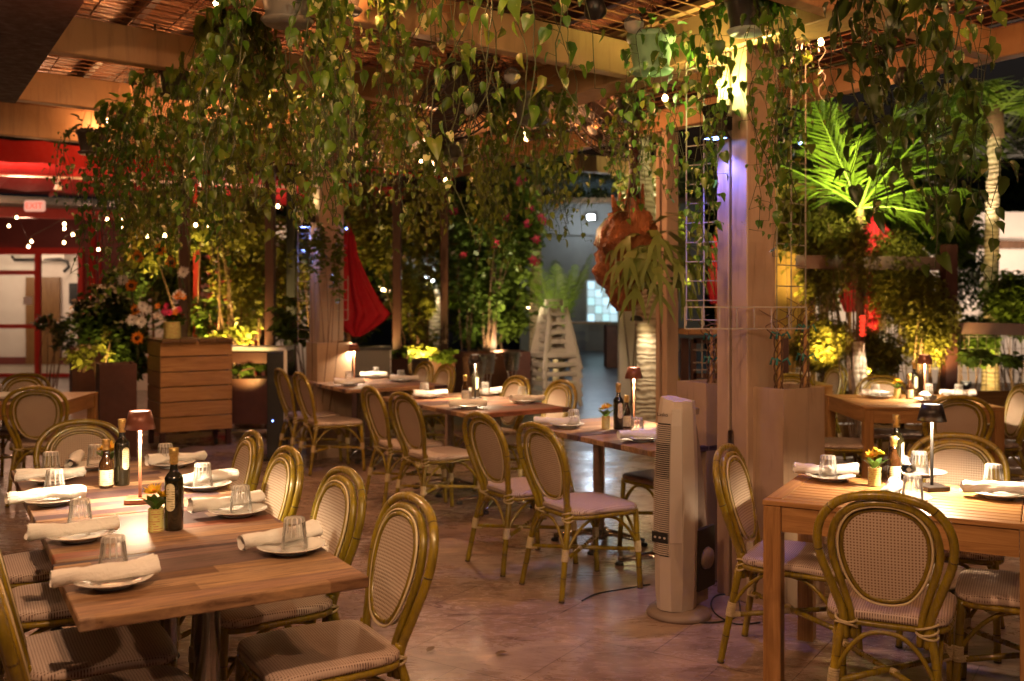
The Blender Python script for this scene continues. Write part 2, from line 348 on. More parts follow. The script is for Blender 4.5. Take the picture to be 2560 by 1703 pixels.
# ------------------------------------------------------------------ mesh building
class MB:
    def __init__(s): s.v = []; s.f = []; s.sm = []; s.mi = []; s.m = 0
    def add(s, vs, fs, smooth=False):
        b = len(s.v); s.v += [tuple(v) for v in vs]
        for f in fs: s.f.append(tuple(b + i for i in f)); s.sm.append(smooth); s.mi.append(s.m)
    def box(s, c, d, rz=0., mtx=None, bev=0.):
        x, y, z = d[0] / 2, d[1] / 2, d[2] / 2
        R = mtx or Matrix.Rotation(rz, 3, 'Z'); c = Vector(c)
        if bev > 0:
            b = min(bev, x * .9, y * .9, z * .9)
            vs = []; idx = {}
            for sx in (-1, 1):
                for sy in (-1, 1):
                    for sz in (-1, 1):
                        for k in range(3):
                            p = [sx * (x - b), sy * (y - b), sz * (z - b)]; p[k] = (sx * x, sy * y, sz * z)[k]
                            idx[(sx, sy, sz, k)] = len(vs); vs.append(c + R @ Vector(p))
            fs = []
            for k in range(3):
                o = [q for q in range(3) if q != k]
                for sg in (-1, 1):
                    q = []
                    for a, bb in ((-1, -1), (1, -1), (1, 1), (-1, 1)):
                        t = [0, 0, 0]; t[k] = sg; t[o[0]] = a; t[o[1]] = bb; q.append(idx[(*t, k)])
                    if (sg > 0) == (k == 1): q.reverse()
                    fs.append(q)
                for a in (-1, 1):
                    for bb in (-1, 1):
                        t1 = [0, 0, 0]; t1[k] = -1; t1[o[0]] = a; t1[o[1]] = bb; t2 = list(t1); t2[k] = 1
                        fs.append([idx[(*t1, o[0])], idx[(*t2, o[0])], idx[(*t2, o[1])], idx[(*t1, o[1])]])
            for sx in (-1, 1):
                for sy in (-1, 1):
                    for sz in (-1, 1): fs.append([idx[(sx, sy, sz, k)] for k in range(3)])
            s.add(vs, fs); return
        vs = [c + R @ Vector((a * x, b * y, e * z)) for a in (-1, 1) for b in (-1, 1) for e in (-1, 1)]
        s.add(vs, [(0, 1, 3, 2), (4, 6, 7, 5), (0, 4, 5, 1), (2, 3, 7, 6), (0, 2, 6, 4), (1, 5, 7, 3)])
    def bar(s, a, b, w, h, up=(0, 0, 1), bev=0.):
        """a rectangular bar from a to b, w wide, h high"""
        a = Vector(a); b = Vector(b); d = b - a; L = d.length; d.normalize()
        u = Vector(up); x = d.cross(u)
        if x.length < 1e-4: x = d.cross(Vector((1, 0, 0)))
        x.normalize(); z = x.cross(d)
        s.box((a + b) / 2, (w, L, h), mtx=Matrix((x, d, z)).transposed(), bev=bev)
    def tube(s, pts, r, n=8, closed=False, caps=True, flat=1.):
        pts = [Vector(p) for p in pts]; N = len(pts)
        rs = r if isinstance(r, (list, tuple)) else [r] * N
        ds = []
        for i in range(N):
            a = pts[i - 1] if (i or closed) else pts[0]; b = pts[(i + 1) % N] if (i < N - 1 or closed) else pts[-1]
            d = b - a; ds.append(d.normalized() if d.length > 1e-9 else Vector((0, 0, 1)))
        u = ds[0].orthogonal().normalized(); us = [u]
        for i in range(1, N):
            u = us[-1] - ds[i] * us[-1].dot(ds[i]); us.append(u.normalized() if u.length > 1e-6 else ds[i].orthogonal().normalized())
        if closed:      # spread the leftover twist
            e = us[-1] - ds[0] * us[-1].dot(ds[0]); e.normalize()
            ang = math.atan2(ds[0].dot(e.cross(us[0])), e.dot(us[0]))
            us = [Matrix.Rotation(ang * i / N, 3, ds[i]) @ us[i] for i in range(N)]
        vs = []
        for i in range(N):
            w_ = ds[i].cross(us[i])
            for k in range(n):
                t = 2 * PI * k / n; vs.append(pts[i] + (us[i] * math.cos(t) + w_ * math.sin(t) * flat) * rs[i])
        fs = []
        for i in range(N if closed else N - 1):
            j = (i + 1) % N
            for k in range(n):
                l = (k + 1) % n; fs.append((i * n + k, i * n + l, j * n + l, j * n + k))
        s.add(vs, fs, True)
        if caps and not closed:
            b = len(s.v) - len(vs)
            s.f.append(tuple(b + k for k in range(n))[::-1]); s.sm.append(False); s.mi.append(s.m)
            s.f.append(tuple(b + (N - 1) * n + k for k in range(n))); s.sm.append(False); s.mi.append(s.m)
    def lathe(s, prof, n=24, c=(0, 0, 0), flute=0., nf=10, smooth=True, sx=1., sy=1., capb=True, capt=True):
        vs = []
        for r, z in prof:
            for k in range(n):
                t = 2 * PI * k / n; q = r * (1 + flute * math.cos(nf * t)); vs.append((c[0] + q * math.cos(t) * sx, c[1] + q * math.sin(t) * sy, c[2] + z))
        fs = []
        for i in range(len(prof) - 1):
            for k in range(n):
                l = (k + 1) % n; fs.append((i * n + k, i * n + l, (i + 1) * n + l, (i + 1) * n + k))
        s.add(vs, fs, smooth); b = len(s.v) - len(vs)
        if capb and prof[0][0] > 1e-4: s.f.append(tuple(b + k for k in range(n))[::-1]); s.sm.append(False); s.mi.append(s.m)
        if capt and prof[-1][0] > 1e-4:
            q = b + (len(prof) - 1) * n; s.f.append(tuple(q + k for k in range(n))); s.sm.append(False); s.mi.append(s.m)
    def prism(s, poly, z0, z1):
        n = len(poly); vs = [(x, y, z0) for x, y in poly] + [(x, y, z1) for x, y in poly]
        s.add(vs, [tuple(range(n))[::-1], tuple(range(n, 2 * n))] + [(i, (i + 1) % n, n + (i + 1) % n, n + i) for i in range(n)])
    def xf(s, mtx):
        s.v = [tuple(mtx @ Vector(v)) for v in s.v]; return s

def mesh(name, mb, mats):
    me = bpy.data.meshes.new(name); me.from_pydata(mb.v, [], mb.f)
    for m in (mats if isinstance(mats, (list, tuple)) else [mats]): me.materials.append(m)
    me.polygons.foreach_set("use_smooth", mb.sm); me.polygons.foreach_set("material_index", mb.mi)
    me.update(); return me
def obj(name, mb, mats, parent=None):
    o = bpy.data.objects.new(name, mesh(name, mb, mats)); COL.objects.link(o)
    if parent is not None: o.parent = parent
    return o
def tag(o, label, cat, group=None):
    o['label'] = label; o['category'] = cat
    if group: o['group'] = group
    return o
def thing(name, label, cat, loc=(0, 0, 0), rz=0., group=None):
    o = bpy.data.objects.new(name, None); COL.objects.link(o); o.location = loc; o.rotation_euler = (0, 0, rz); o.empty_display_size = .1
    return tag(o, label, cat, group)
def struct(name, mb, m):
    o = obj(name, mb, m); o['kind'] = 'structure'; return o
def dup(root, loc, rz=0., label=None, group=None):
    r = root.copy(); COL.objects.link(r); r.location = loc; r.rotation_euler = (0, 0, rz)
    if label: r['label'] = label
    if group: r['group'] = group
    for ch in KIDS[root.name]:
        c = ch.copy(); COL.objects.link(c); c.parent = r
        for g in KIDS.get(ch.name, ()):
            d = g.copy(); COL.objects.link(d); d.parent = c
    return r
KIDS = {}
def remember(root):
    """what hangs under a prototype, read once so that copies are quick"""
    KIDS[root.name] = list(root.children)
    for c in root.children: KIDS[c.name] = list(c.children)
class Proto:
    """the first placement moves the prototype itself, later ones copy it"""
    def __init__(s, root): s.r = root; s.used = False; remember(root)
    def put(s, loc, rz=0., label=None, group=None):
        if s.used: return dup(s.r, loc, rz, label, group)
        s.used = True; s.r.location = loc; s.r.rotation_euler = (0, 0, rz)
        if label: s.r['label'] = label
        if group: s.r['group'] = group
        return s.r

def spline(ps, k=6, closed=False):
    """Catmull-Rom through the points"""
    ps = [Vector(p) for p in ps]; n = len(ps); out = []
    for i in range(n if closed else n - 1):
        g = (lambda j: ps[j % n]) if closed else (lambda j: ps[max(0, min(n - 1, j))])
        p0, p1, p2, p3 = g(i - 1), g(i), g(i + 1), g(i + 2)
        for q in range(k):
            t = q / k; out.append(.5 * ((2 * p1) + (p2 - p0) * t + (2 * p0 - 5 * p1 + 4 * p2 - p3) * t * t + (3 * p1 - p0 - 3 * p2 + p3) * t ** 3))
    if not closed: out.append(ps[-1])
    return out

# ------------------------------------------------------------------ prototypes
def make_chair():
    t = thing('bistro_chair', 'bistro chair', 'chair')
    def by(z):      # backrest leans back above the seat
        return -.205 - .115 * max(0, (z - .42)) / .46
    # outer hoop: from the joint above the rear leg, out, over the top, and down
    half = [(.135, .36), (.142, .45), (.178, .56), (.212, .66), (.218, .74), (.195, .81), (.145, .86), (.075, .885)]
    pts = [(-x, by(z), z) for x, z in half] + [(0, by(.892), .892)] + [(x, by(z), z) for x, z in reversed(half)]
    b = MB(); sp_ = spline(pts, 4); b.tube(sp_, .0155, 10); b.m = 1
    for q in (13, 22, len(sp_) - 14, len(sp_) - 24): b.tube([sp_[q], sp_[q].lerp(sp_[q + 1], .22)], .0160, 10)
    obj('back_frame', b, [M['bamboo'], M['node']], t)
    half = [(.108, .36), (.118, .46), (.148, .57), (.172, .66), (.172, .735), (.148, .80), (.10, .842), (.05, .858)]
    pts = [(-x, by(z) + .012, z) for x, z in half] + [(0, by(.86) + .012, .862)] + [(x, by(z) + .012, z) for x, z in reversed(half)]
    b = MB(); b.tube(spline(pts, 4), .0135, 10); obj('inner_back_frame', b, M['bamboo'], t)
    oval = [(0, .505), (.065, .52), (.108, .57), (.135, .64), (.143, .70), (.134, .76), (.10, .81), (.05, .833), (0, .838),
            (-.05, .833), (-.10, .81), (-.134, .76), (-.143, .70), (-.135, .64), (-.108, .57), (-.065, .52)]
    ring = spline([(x, by(z) + .022, z) for x, z in oval], 4, True)
    b = MB(); b.tube(ring, .0095, 8, True); rg = obj('oval_ring', b, M['bamboo'], t)
    cen = Vector((0, by(.67) + .022, .67))
    b = MB(); b.tube([cen + (p - cen) * 1.085 + Vector((0, .004, 0)) for p in ring], .0042, 6, True)
    b.tube([cen + (p - cen) * 1.07 + Vector((0, -.016, 0)) for p in ring], .0042, 6, True); obj('piping', b, M['piping'], rg)
    b = MB(); n = len(ring)
    rings = [[cen + (p - cen) * k + Vector((0, .010 * (k * k - 1), 0)) for p in ring] for k in (.96, .6, .25)]
    for off in (-.003, .004):
        vs = [v + Vector((0, off, 0)) for rr in rings for v in rr] + [cen + Vector((0, off - .010, 0))]
        fs = [(a * n + i, a * n + (i + 1) % n, (a + 1) * n + (i + 1) % n, (a + 1) * n + i) for a in (0, 1) for i in range(n)] + [(2 * n + i, 2 * n + (i + 1) % n, 3 * n) for i in range(n)]
        b.add(vs, fs, True)
    obj('backrest', b, M['backw'], t)
    # seat: rounded square cushion of woven mesh with a rolled edge
    out = [(-.175, -.19), (-.1, -.205), (.1, -.205), (.175, -.19), (.205, -.12), (.215, .08), (.212, .17), (.175, .212), (.09, .225), (-.09, .225), (-.175, .212), (-.212, .17), (-.215, .08), (-.205, -.12)]
    loop = spline([(x, y, 0) for x, y in out], 3, True); n = len(loop); b = MB(); vs = []
    lev = [(.94, .428), (.99, .432), (1.01, .442), (1.0, .454), (.955, .462), (.7, .463), (.35, .458)]
    for k, z in lev:
        for p in loop: vs.append((p.x * k, p.y * k, z + (.004 * (p.y > .1) * (k > .9) * -1)))
    vs.append((0, 0, .456))
    fs = [(a * n + i, a * n + (i + 1) % n, (a + 1) * n + (i + 1) % n, (a + 1) * n + i) for a in range(len(lev) - 1) for i in range(n)]
    fs += [((len(lev) - 1) * n + i, (len(lev) - 1) * n + (i + 1) % n, len(lev) * n) for i in range(n)]
    b.add(vs, fs, True); b.f.append(tuple(range(n))[::-1]); b.sm.append(False); b.mi.append(0)
    obj('seat', b, M['seatw'], t)
    b = MB(); b.tube([(p.x * .97, p.y * .97, .418) for p in loop], .0115, 8, True); sf = obj('seat_frame', b, M['bamboo'], t)
    arch = MB()
    fl = {(-1, 1): (-.188, .198), (1, 1): (.188, .198), (-1, -1): (-.15, -.212), (1, -1): (.15, -.212)}
    foot = {(-1, 1): (-.198, .222), (1, 1): (.198, .222), (-1, -1): (-.195, -.285), (1, -1): (.195, -.285)}
    def at(k, z):
        a = z / .42; return Vector((foot[k][0] + (fl[k][0] - foot[k][0]) * a, foot[k][1] + (fl[k][1] - foot[k][1]) * a, z))
    for k in fl:
        b = MB(); top = at(k, .43)
        if k[1] < 0:
            p = [at(k, 0), at(k, .10), at(k, .22), at(k, .33), (k[0] * .143, -.205, .42), (k[0] * .146, -.208, .47)]
        else: p = [at(k, 0), at(k, .15), at(k, .3), top]
        b.tube(spline(p, 3), .0152, 10); b.m = 1
        z = .115; b.tube([at(k, z), at(k, z + .004)], .0158, 10); b.tube([at(k, .30), at(k, .303)], .0157, 10); b.tube([at(k, 0), at(k, .008)], .0158, 10)
        lg = obj('leg', b, [M['bamboo'], M['node']], t)
        b = MB()
        for q in range(7): b.tube([at(k, .20 + q * .0085), at(k, .20 + q * .0085 + .0075)], .0195, 10)
        inw = (Vector((0, 0, 0)) - at(k, .215)); inw.z = 0; inw.normalize()
        for q in range(4): b.tube([at(k, .205) + inw * (.014 + q * .0075), at(k, .205) + inw * (.014 + q * .0075 + .0065)], .0135, 8)
        obj('binding', b, M['cream'], lg)
        b = MB(); c = at(k, .425) if k[1] > 0 else Vector((k[0] * .132, -.203, .425))
        if k[1] < 0:
            for dz in (-.018, -.006, .008): b.tube([(c.x + .036 * math.cos(a), c.y + .026 * math.sin(a), c.z + dz + .012 * math.sin(a * 1 + k[0] + dz * 90)) for a in [2 * PI * i / 14 for i in range(14)]], .0042, 5, True)
        else:
            for q in range(4): b.tube([c + Vector((-k[0] * (.002 + q * .0085), 0, -.008)), c + Vector((-k[0] * (.009 + q * .0085), 0, -.008))], .0165, 8)
        obj('seat_binding', b, M['cream'], lg)
    ks = [(-1, 1), (1, 1), (1, -1), (-1, -1)]
    for i in range(4):      # an arched brace on each side
        a, c = at(ks[i], .235), at(ks[(i + 1) % 4], .235)
        p = [a.lerp(c, f) + Vector((0, 0, h)) for f, h in ((0, 0), (.13, .09), (.3, .155), (.5, .172), (.7, .155), (.87, .09), (1, 0))]
        b = MB(); b.tube(spline(p, 3), .0085, 7); obj('arched_brace', b, M['bamboo'], t)
    b = MB(); b.tube([at((-1, 1), .205), at((1, -1), .205)], .0115, 8); b.tube([at((1, 1), .212), at((-1, -1), .212)], .0115, 8)
    st = obj('cross_stretcher', b, M['bamboo'], t)
    b = MB(); cc = (at((-1, 1), .208) + at((1, -1), .208)) / 2
    for q in range(4):
        for sg in (-1, 1): b.tube([cc + Vector((sg * (.01 + q * .007), -.012 - q * .007, 0)), cc + Vector((sg * (.016 + q * .007), -.018 - q * .007, 0))], .014, 8)
    obj('center_binding', b, M['cream'], st)
    return t
chair = Proto(make_chair())

def make_pedestal_table(wx, wy, name='pedestal_table'):
    """laminate top on a steel column with a four-armed foot; local x is the width, y the depth; origin = near left corner"""
    t = thing(name, 'table', 'table')
    b = MB(); b.box((wx / 2, wy / 2, .734), (wx, wy, .032), bev=.003); obj('tabletop', b, M['plank'], t)
    cx, cy = wx / 2, wy / 2
    b = MB(); b.lathe([(.040, .03), (.038, .05), (.038, .70), (.06, .702), (.06, .716)], 20, (cx, cy, 0)); obj('column', b, M['chrome'], t)
    b = MB(); b.box((cx, cy, .709), (.3, .3, .012)); obj('mounting_plate', b, M['blackm'], t)
    for k in range(4):
        a = PI / 4 + k * PI / 2; d = Vector((math.cos(a), math.sin(a), 0)); c = Vector((cx, cy, 0))
        b = MB(); p = [c + d * r + Vector((0, 0, z)) for r, z in ((.02, .075), (.1, .068), (.2, .048), (.29, .03))]
        b.tube(p, [.030, .026, .022, .018], 8, flat=.6); ar = obj('base_arm', b, M['chrome'], t)
        b = MB(); b.lathe([(.024, 0), (.026, .008), (.02, .022)], 12, c + d * .285); obj('glide', b, M['black'], ar)
    return t
def make_slat_table(wx, wy):
    t = thing('wooden_table', 'table', 'table'); n = 12; g = .007; e = .07
    for i in range(n):
        pass
    b = MB(); sw = (wy - g * (n - 1)) / n
    for i in range(n): b.box((wx / 2, sw / 2 + i * (sw + g), .74), (wx - 2 * e if 0 < i < n - 1 else wx, sw, .02), bev=.002)
    obj('tabletop', b, M['teak'], t)
    for x in (e / 2, wx - e / 2):
        b = MB(); b.box((x, wy / 2, .7405), (e - .006, wy - 2 * sw - 2 * g, .021), bev=.002); obj('end_board', b, M['teak_y'], t)
    for y in (.02, wy - .02):
        b = MB(); b.box((wx / 2, y, .678), (wx - .15, .022, .098)); obj('apron', b, M['teak'], t)
    for x in (.02, wx - .02):
        b = MB(); b.box((x, wy / 2, .678), (.022, wy - .15, .098)); obj('apron', b, M['teak_y'], t)
    for x in (.0375, wx - .0375):
        for y in (.0375, wy - .0375):
            b = MB(); b.box((x, y, .364), (.07, .07, .728), bev=.003); obj('leg', b, M['teak_z'], t)
    return t

def make_plate():
    b = MB(); b.lathe([(.0, .004), (.045, .004), (.062, .008), (.095, .020), (.107, .0245), (.108, .0262), (.106, .0265), (.092, .0235), (.066, .0135), (.05, .0095), (.0, .009)], 40)
    b.v = [(x, y, max(0, z)) for x, y, z in b.v]
    b.lathe([(.052, 0), (.055, .0045), (.05, .005)], 32)
    return obj('side_plate', b, M['porcelain'])
def make_napkin(seed):
    """a cloth napkin rolled up: a spiral tube with soft dents and a loose edge; lies along local x"""
    rn = random.Random(seed); b = MB(); nx, nt = 22, 40; vs = []
    for i in range(nx + 1):
        u = i / nx; x = (u - .5) * .262
        for k in range(nt + 1):
            th = k / nt * 2 * PI * 1.85 + .6 * seed
            r = .0255 - .0062 * (k / nt) + .0022 * math.sin(3 * th + seed + 4 * u) * (.5 + u)
            r *= 1 + (.20, -.16, .10, -.22, .16)[seed % 5] * (u - .5)
            r += .0026 * max(0, math.sin(th - 5.5 * u + seed)) ** 6
            r *= 1 - .13 * math.sin(PI * u) * (1 if seed % 2 else .5)
            r += .0042 * noise.noise(Vector((x * 24, th * .9, seed))) + .0016 * noise.noise(Vector((x * 70, th * 2.5, seed + 9))) + .004 * abs(2 * u - 1) ** 3
            r *= 1 - .10 * math.exp(-((u - .3 - .1 * (seed % 3)) / .05) ** 2)
            xx = x + (1 if u > .5 else -1) * (.012 * (k / nt) + .006 * noise.noise(Vector((th, seed, 3.)))) * abs(2 * u - 1)
            vs.append((xx, r * math.cos(th) * 1.12 + .006 * math.sin(PI * u + seed), .0235 + r * math.sin(th) * .92 + .003 * math.sin(2 * PI * u + seed * 2)))
    fs = [(i * (nt + 1) + k, (i + 1) * (nt + 1) + k, (i + 1) * (nt + 1) + k + 1, i * (nt + 1) + k + 1) for i in range(nx) for k in range(nt)]
    b.add(vs, fs, True)
    c = [(.0, .0235)]
    b.add([(-.10, 0, .0235), (-.10, .013, .0235), (-.10, 0, .037), (-.10, -.013, .0235), (-.10, 0, .010)], [(0, 1, 2), (0, 2, 3), (0, 3, 4), (0, 4, 1)])
    b.add([(.10, 0, .0235), (.10, .013, .0235), (.10, 0, .037), (.10, -.013, .0235), (.10, 0, .010)], [(0, 2, 1), (0, 3, 2), (0, 4, 3), (0, 1, 4)])
    return obj('napkin_roll', b, M['napkin'])
def make_glass():
    """a faceted tumbler turned upside down"""
    b = MB(); n = 40
    prof = [(.0405, 0), (.0412, .001), (.0408, .004), (.0395, .03), (.0365, .045)]
    b.lathe(prof, n, capb=False, capt=False)
    b.lathe([(.0365, .045), (.034, .060), (.0312, .092), (.0295, .100), (.024, .102), (0, .102)], n, flute=.075, nf=10, smooth=True, capb=False)
    b.lathe([(.0385, .0), (.0372, .03), (.0325, .060), (.0285, .084), (.0265, .087), (0, .087)], n, flute=.01, nf=10, capb=False)
    return obj('glass_tumbler', b, M['glass'])
def make_lamp(shade):
    t = thing('table_lamp', 'lamp', 'lamp'); b = MB(); b.box((0, 0, .011), (.105, .105, .020), bev=.003); obj('base', b, shade if shade is M['shade_blk'] else M['copper'], t)
    b = MB(); b.lathe([(.0075, .02), (.0065, .03), (.0065, .33)], 12); obj('stem', b, M['blackm'] if shade is M['shade_blk'] else M['copper'], t)
    b = MB(); b.lathe([(.058, .290), (.0592, .290), (.041, .362), (.0395, .362), (.0395, .358), (.056, .293), (.058, .290)], 36, capb=False, capt=False); sh = obj('lamp_shade', b, shade, t)
    b = MB(); b.lathe([(0, .3565), (.039, .3565), (.039, .3575), (0, .3578)], 30); obj('top_glow_disc', b, M['led'], sh)
    b = MB(); b.lathe([(.0, .321), (.040, .321), (.040, .328), (.0, .328)], 24); obj('led_disc', b, M['led'], sh)
    return t
def bottle_prof(h, r):
    return [(r * .94, 0), (r, .006), (r, h * .60), (r * .97, h * .635), (r * .80, h * .67), (r * .48, h * .71), (r * .40, h * .76), (r * .38, h * .86)]
def make_oil():
    t = thing('oil_bottle', 'bottle', 'bottle'); h, r = .285, .032
    b = MB(); b.lathe(bottle_prof(h, r), 28); obj('glass_body', b, M['wineglass'], t)
    b = MB(); b.lathe([(r * .44, h * .80), (r * .47, h * .83), (r * .45, h * .90), (r * .52, h * .905), (r * .52, h * .995), (r * .48, h)], 22); obj('cap', b, M['gold'], t)
    for a0, a1, z0, z1, m in ((-2.35, -1.35, .07, .165, 'label_cream'), (.15, 1.6, .035, .15, 'label_green')):
        b = MB(); n = 12; vs = []
        for k in range(n + 1):
            a = a0 + (a1 - a0) * k / n; e = .5 * (1 - abs(2 * k / n - 1) ** 3)
            for z in (z0 + .012 - e * .024, z1 - .012 + e * .024): vs.append(((r + .0006) * math.cos(a), (r + .0006) * math.sin(a), z))
        b.add(vs, [(2 * k, 2 * k + 2, 2 * k + 3, 2 * k + 1) for k in range(n)], True); obj('paper_label', b, M[m], t)
    return t
def make_vinegar():
    t = thing('vinegar_bottle', 'bottle', 'bottle'); h, r = .205, .029
    b = MB(); b.lathe([(r * .94, 0), (r, .006), (r, h * .48), (r * .9, h * .53), (r * .55, h * .63), (r * .40, h * .72), (r * .38, h * .80)], 28); obj('glass_body', b, M['balsamic'], t)
    b = MB(); b.lathe([(r * .44, h * .78), (r * .48, h * .80), (r * .44, h * .86), (r * .54, h * .865), (r * .54, h * .99), (r * .5, h)], 22); obj('cap', b, M['gold'], t)
    b = MB(); n = 22; vs = []
    for k in range(n + 1):
        a = -2.9 + 4.4 * k / n
        for z in (.012, .078): vs.append(((r + .0006) * math.cos(a), (r + .0006) * math.sin(a), z))
    b.add(vs, [(2 * k, 2 * k + 2, 2 * k + 3, 2 * k + 1) for k in range(n)], True); obj('paper_label', b, M['label_cream'], t)
    return t
def flower(b, c, r, nrm=(0, 0, 1), n=10, cup=.35, rn=random):
    """petals of one bloom: a ring of pointed petals around c"""
    c = Vector(c); nz = Vector(nrm).normalized(); u = nz.orthogonal().normalized(); w_ = nz.cross(u)
    for ring, (rr, lift) in enumerate(((1., cup), (.72, cup + .35))):
        for k in range(n):
            a = 2 * PI * (k + .5 * ring) / n + rn.uniform(-.1, .1); d = u * math.cos(a) + w_ * math.sin(a); s_ = d.cross(nz)
            L = r * rr * rn.uniform(.85, 1.1); q = nz * (L * lift)
            b.add([c + d * .12 * r, c + d * L * .5 + s_ * L * .20 + q * .4, c + d * L + q, c + d * L * .5 - s_ * L * .20 + q * .4], [(0, 1, 2, 3)], True)
def leafblade(b, base, d, L, wd, up=Vector((0, 0, 1)), curl=.25, fold=.25):
    """a pointed blade with a midrib fold"""
    d = Vector(d).normalized(); s_ = d.cross(up)
    s_ = s_.normalized() if s_.length > 1e-4 else Vector((1, 0, 0)); nz = s_.cross(d)
    st = [(0, 0), (.25, .75), (.5, 1), (.75, .72), (1, 0)]; vs = []
    for t_, ww in st:
        c = base + d * (L * t_) - nz * (curl * L * t_ * t_); h = nz * (ww * wd * fold)
        vs += [c - s_ * ww * wd + h, c, c + s_ * ww * wd + h]
    fs = []
    for i in range(4): fs += [(3 * i, 3 * i + 1, 3 * i + 4, 3 * i + 3), (3 * i + 1, 3 * i + 2, 3 * i + 5, 3 * i + 4)]
    b.add(vs, fs, True)
def make_posy(yellow=True):
    t = thing('flower_tin', 'tin of flowers', 'flowers')
    b = MB(); b.lathe([(.0255, 0), (.027, .002), (.0262, .004), (.0262, .076), (.027, .078), (.027, .080), (.025, .080), (.025, .02)], 28, capt=False); obj('printed_tin', b, M['label_yellow'], t)
    rn = random.Random(5)
    for k in range(3):
        b = MB(); a = k * 2.1 + .4; flower(b, (.016 * math.cos(a), .016 * math.sin(a), .118 + .01 * k), .034, (.5 * math.cos(a), .5 * math.sin(a), 1), 12, .5, rn); bl = obj('bloom', b, M['petal_y'], t)
        b = MB(); b.lathe([(.0, 0), (.006, .002), (.005, .007), (0, .009)], 8, (.016 * math.cos(a), .016 * math.sin(a), .121 + .01 * k)); obj('flower_heart', b, M['petal_o'], bl)
    b = MB()
    for k in range(9):
        a = k * .7 + rn.random(); leafblade(b, Vector((.01 * math.cos(a), .01 * math.sin(a), .075)), (math.cos(a) * .7, math.sin(a) * .7, 1), rn.uniform(.05, .07), .014, curl=.25)
    obj('leaves', b, M['tinleaf'], t); return t
# ------------------------------------------------------------------ the ground
def flat(name, poly, z, m):
    b = MB(); b.add([(x, y, z) for x, y in poly], [tuple(range(len(poly)))]); return struct(name, b, m)
flat('ground', [(-60, -8), (60, -8), (60, 110), (-60, 110)], -.012, M['soil'])
flat('driveway', [(-.8, 12.0), (5.5, 9.6), (9, 60), (-4, 60)], -.008, M['asphalt'])
flat('path', [(-14, 4), (-3.4, 8.3), (-4.2, 24), (-14, 24)], -.004, M['concrete'])
flat('patio_floor', [(-9, -4), (9, -4), (9, 11.2), (3.4, 11.2), (-1.0, 12.4), (-4.2, 12.0), (-5.2, 9.2), (-9, 8.0)], 0, tiles())

# ------------------------------------------------------------------ pergola
ZB = 2.85
U0 = Vector((-.534, .845, 0)); VP = Vector((.845, .534, 0)); V0 = Vector((.777, .629, 0)); A0 = Vector((1.376, 4.972, 0))
RL = math.atan2(.508, .861)
def beam(name, label, a, b_, w_, h_, z=ZB, m=None, cat='beam', group='painted pergola beams', bev=.006):
    b = MB(); b.bar(Vector((a.x, a.y, z + h_ / 2)), Vector((b_.x, b_.y, z + h_ / 2)), w_, h_, bev=bev)
    return tag(obj(name, b, m or M['tanpaint']), label, cat, group)
beam('main_beam', 'deep tan main beam running from the near pillar to the far pillar', A0 - U0 * 5.2, A0 + U0 * 6.3, .25, .28)
b = MB(); b.bar(A0 - U0 * 5.2 - VP * .155 + Vector((0, 0, ZB + .262)), A0 + U0 * 6.3 - VP * .155 + Vector((0, 0, ZB + .262)), .055, .03); tag(obj('ledger_board', b, M['tanpaint']), 'thin pale ledger strip fixed along the top of the deep main beam', 'board')
O0 = Vector((1.80, 6.72, 0)); OT = lambda t: O0 + U0 * t
beam('edge_beam', 'outer edge beam of the pergola facing the palm garden', OT(-6.5), OT(4.6), .10, .16)
LE = Vector((-1.864, 4.317, 0))          # line where the dark soffit begins
def cross_line(p, d, q, e):              # where p+s*d meets q+t*e
    den = d.x * e.y - d.y * e.x; s_ = ((q.x - p.x) * e.y - (q.y - p.y) * e.x) / den; return p + d * s_
names_l = ['nearest, above the frame', 'behind the tall hanging vines', 'crossing above the long plank table', 'third back on the side of the red awning', 'last before the red awning']
Bl = []
for k, t in enumerate((-1.9, -.4, 1.1, 2.6, 4.1, 5.55)):
    p = A0 + U0 * t - VP * .13; q = cross_line(p, V0, LE, U0); Bl.append((p, q))
    lab = ['cross beam over the camera, out past the nearest mesh bay', 'cross beam nearest the camera between main beam and dark soffit', 'cross beam behind the grey hanging pot', 'cross beam above the long plank table', 'cross beam over the far hanging pots', 'last cross beam, right above the red awning'][k]
    beam('cross_beam', lab, p + V0 * .0, q - V0 * .1, .09, .20 if k < 5 else .34, ZB if k < 5 else ZB - .02)
Cl = []
for k in range(-2, 5):
    t = -.42 + 1.47 * k; p = A0 + U0 * t + VP * .13; q = cross_line(p, V0, O0, U0); Cl.append((p, q))
    lab = ['short cross beam farthest back on the camera side of the outer bay', 'short cross beam off to the side of the tall palm', 'short cross beam beside the dark trailing vines in front of the palms', 'short cross beam just behind the lit pillar', 'short cross beam behind the green hanging pot', 'short cross beam over the hanging root', 'short cross beam above the driveway'][k + 2]
    beam('short_beam', lab, p, q - V0 * .055, .09, .15)
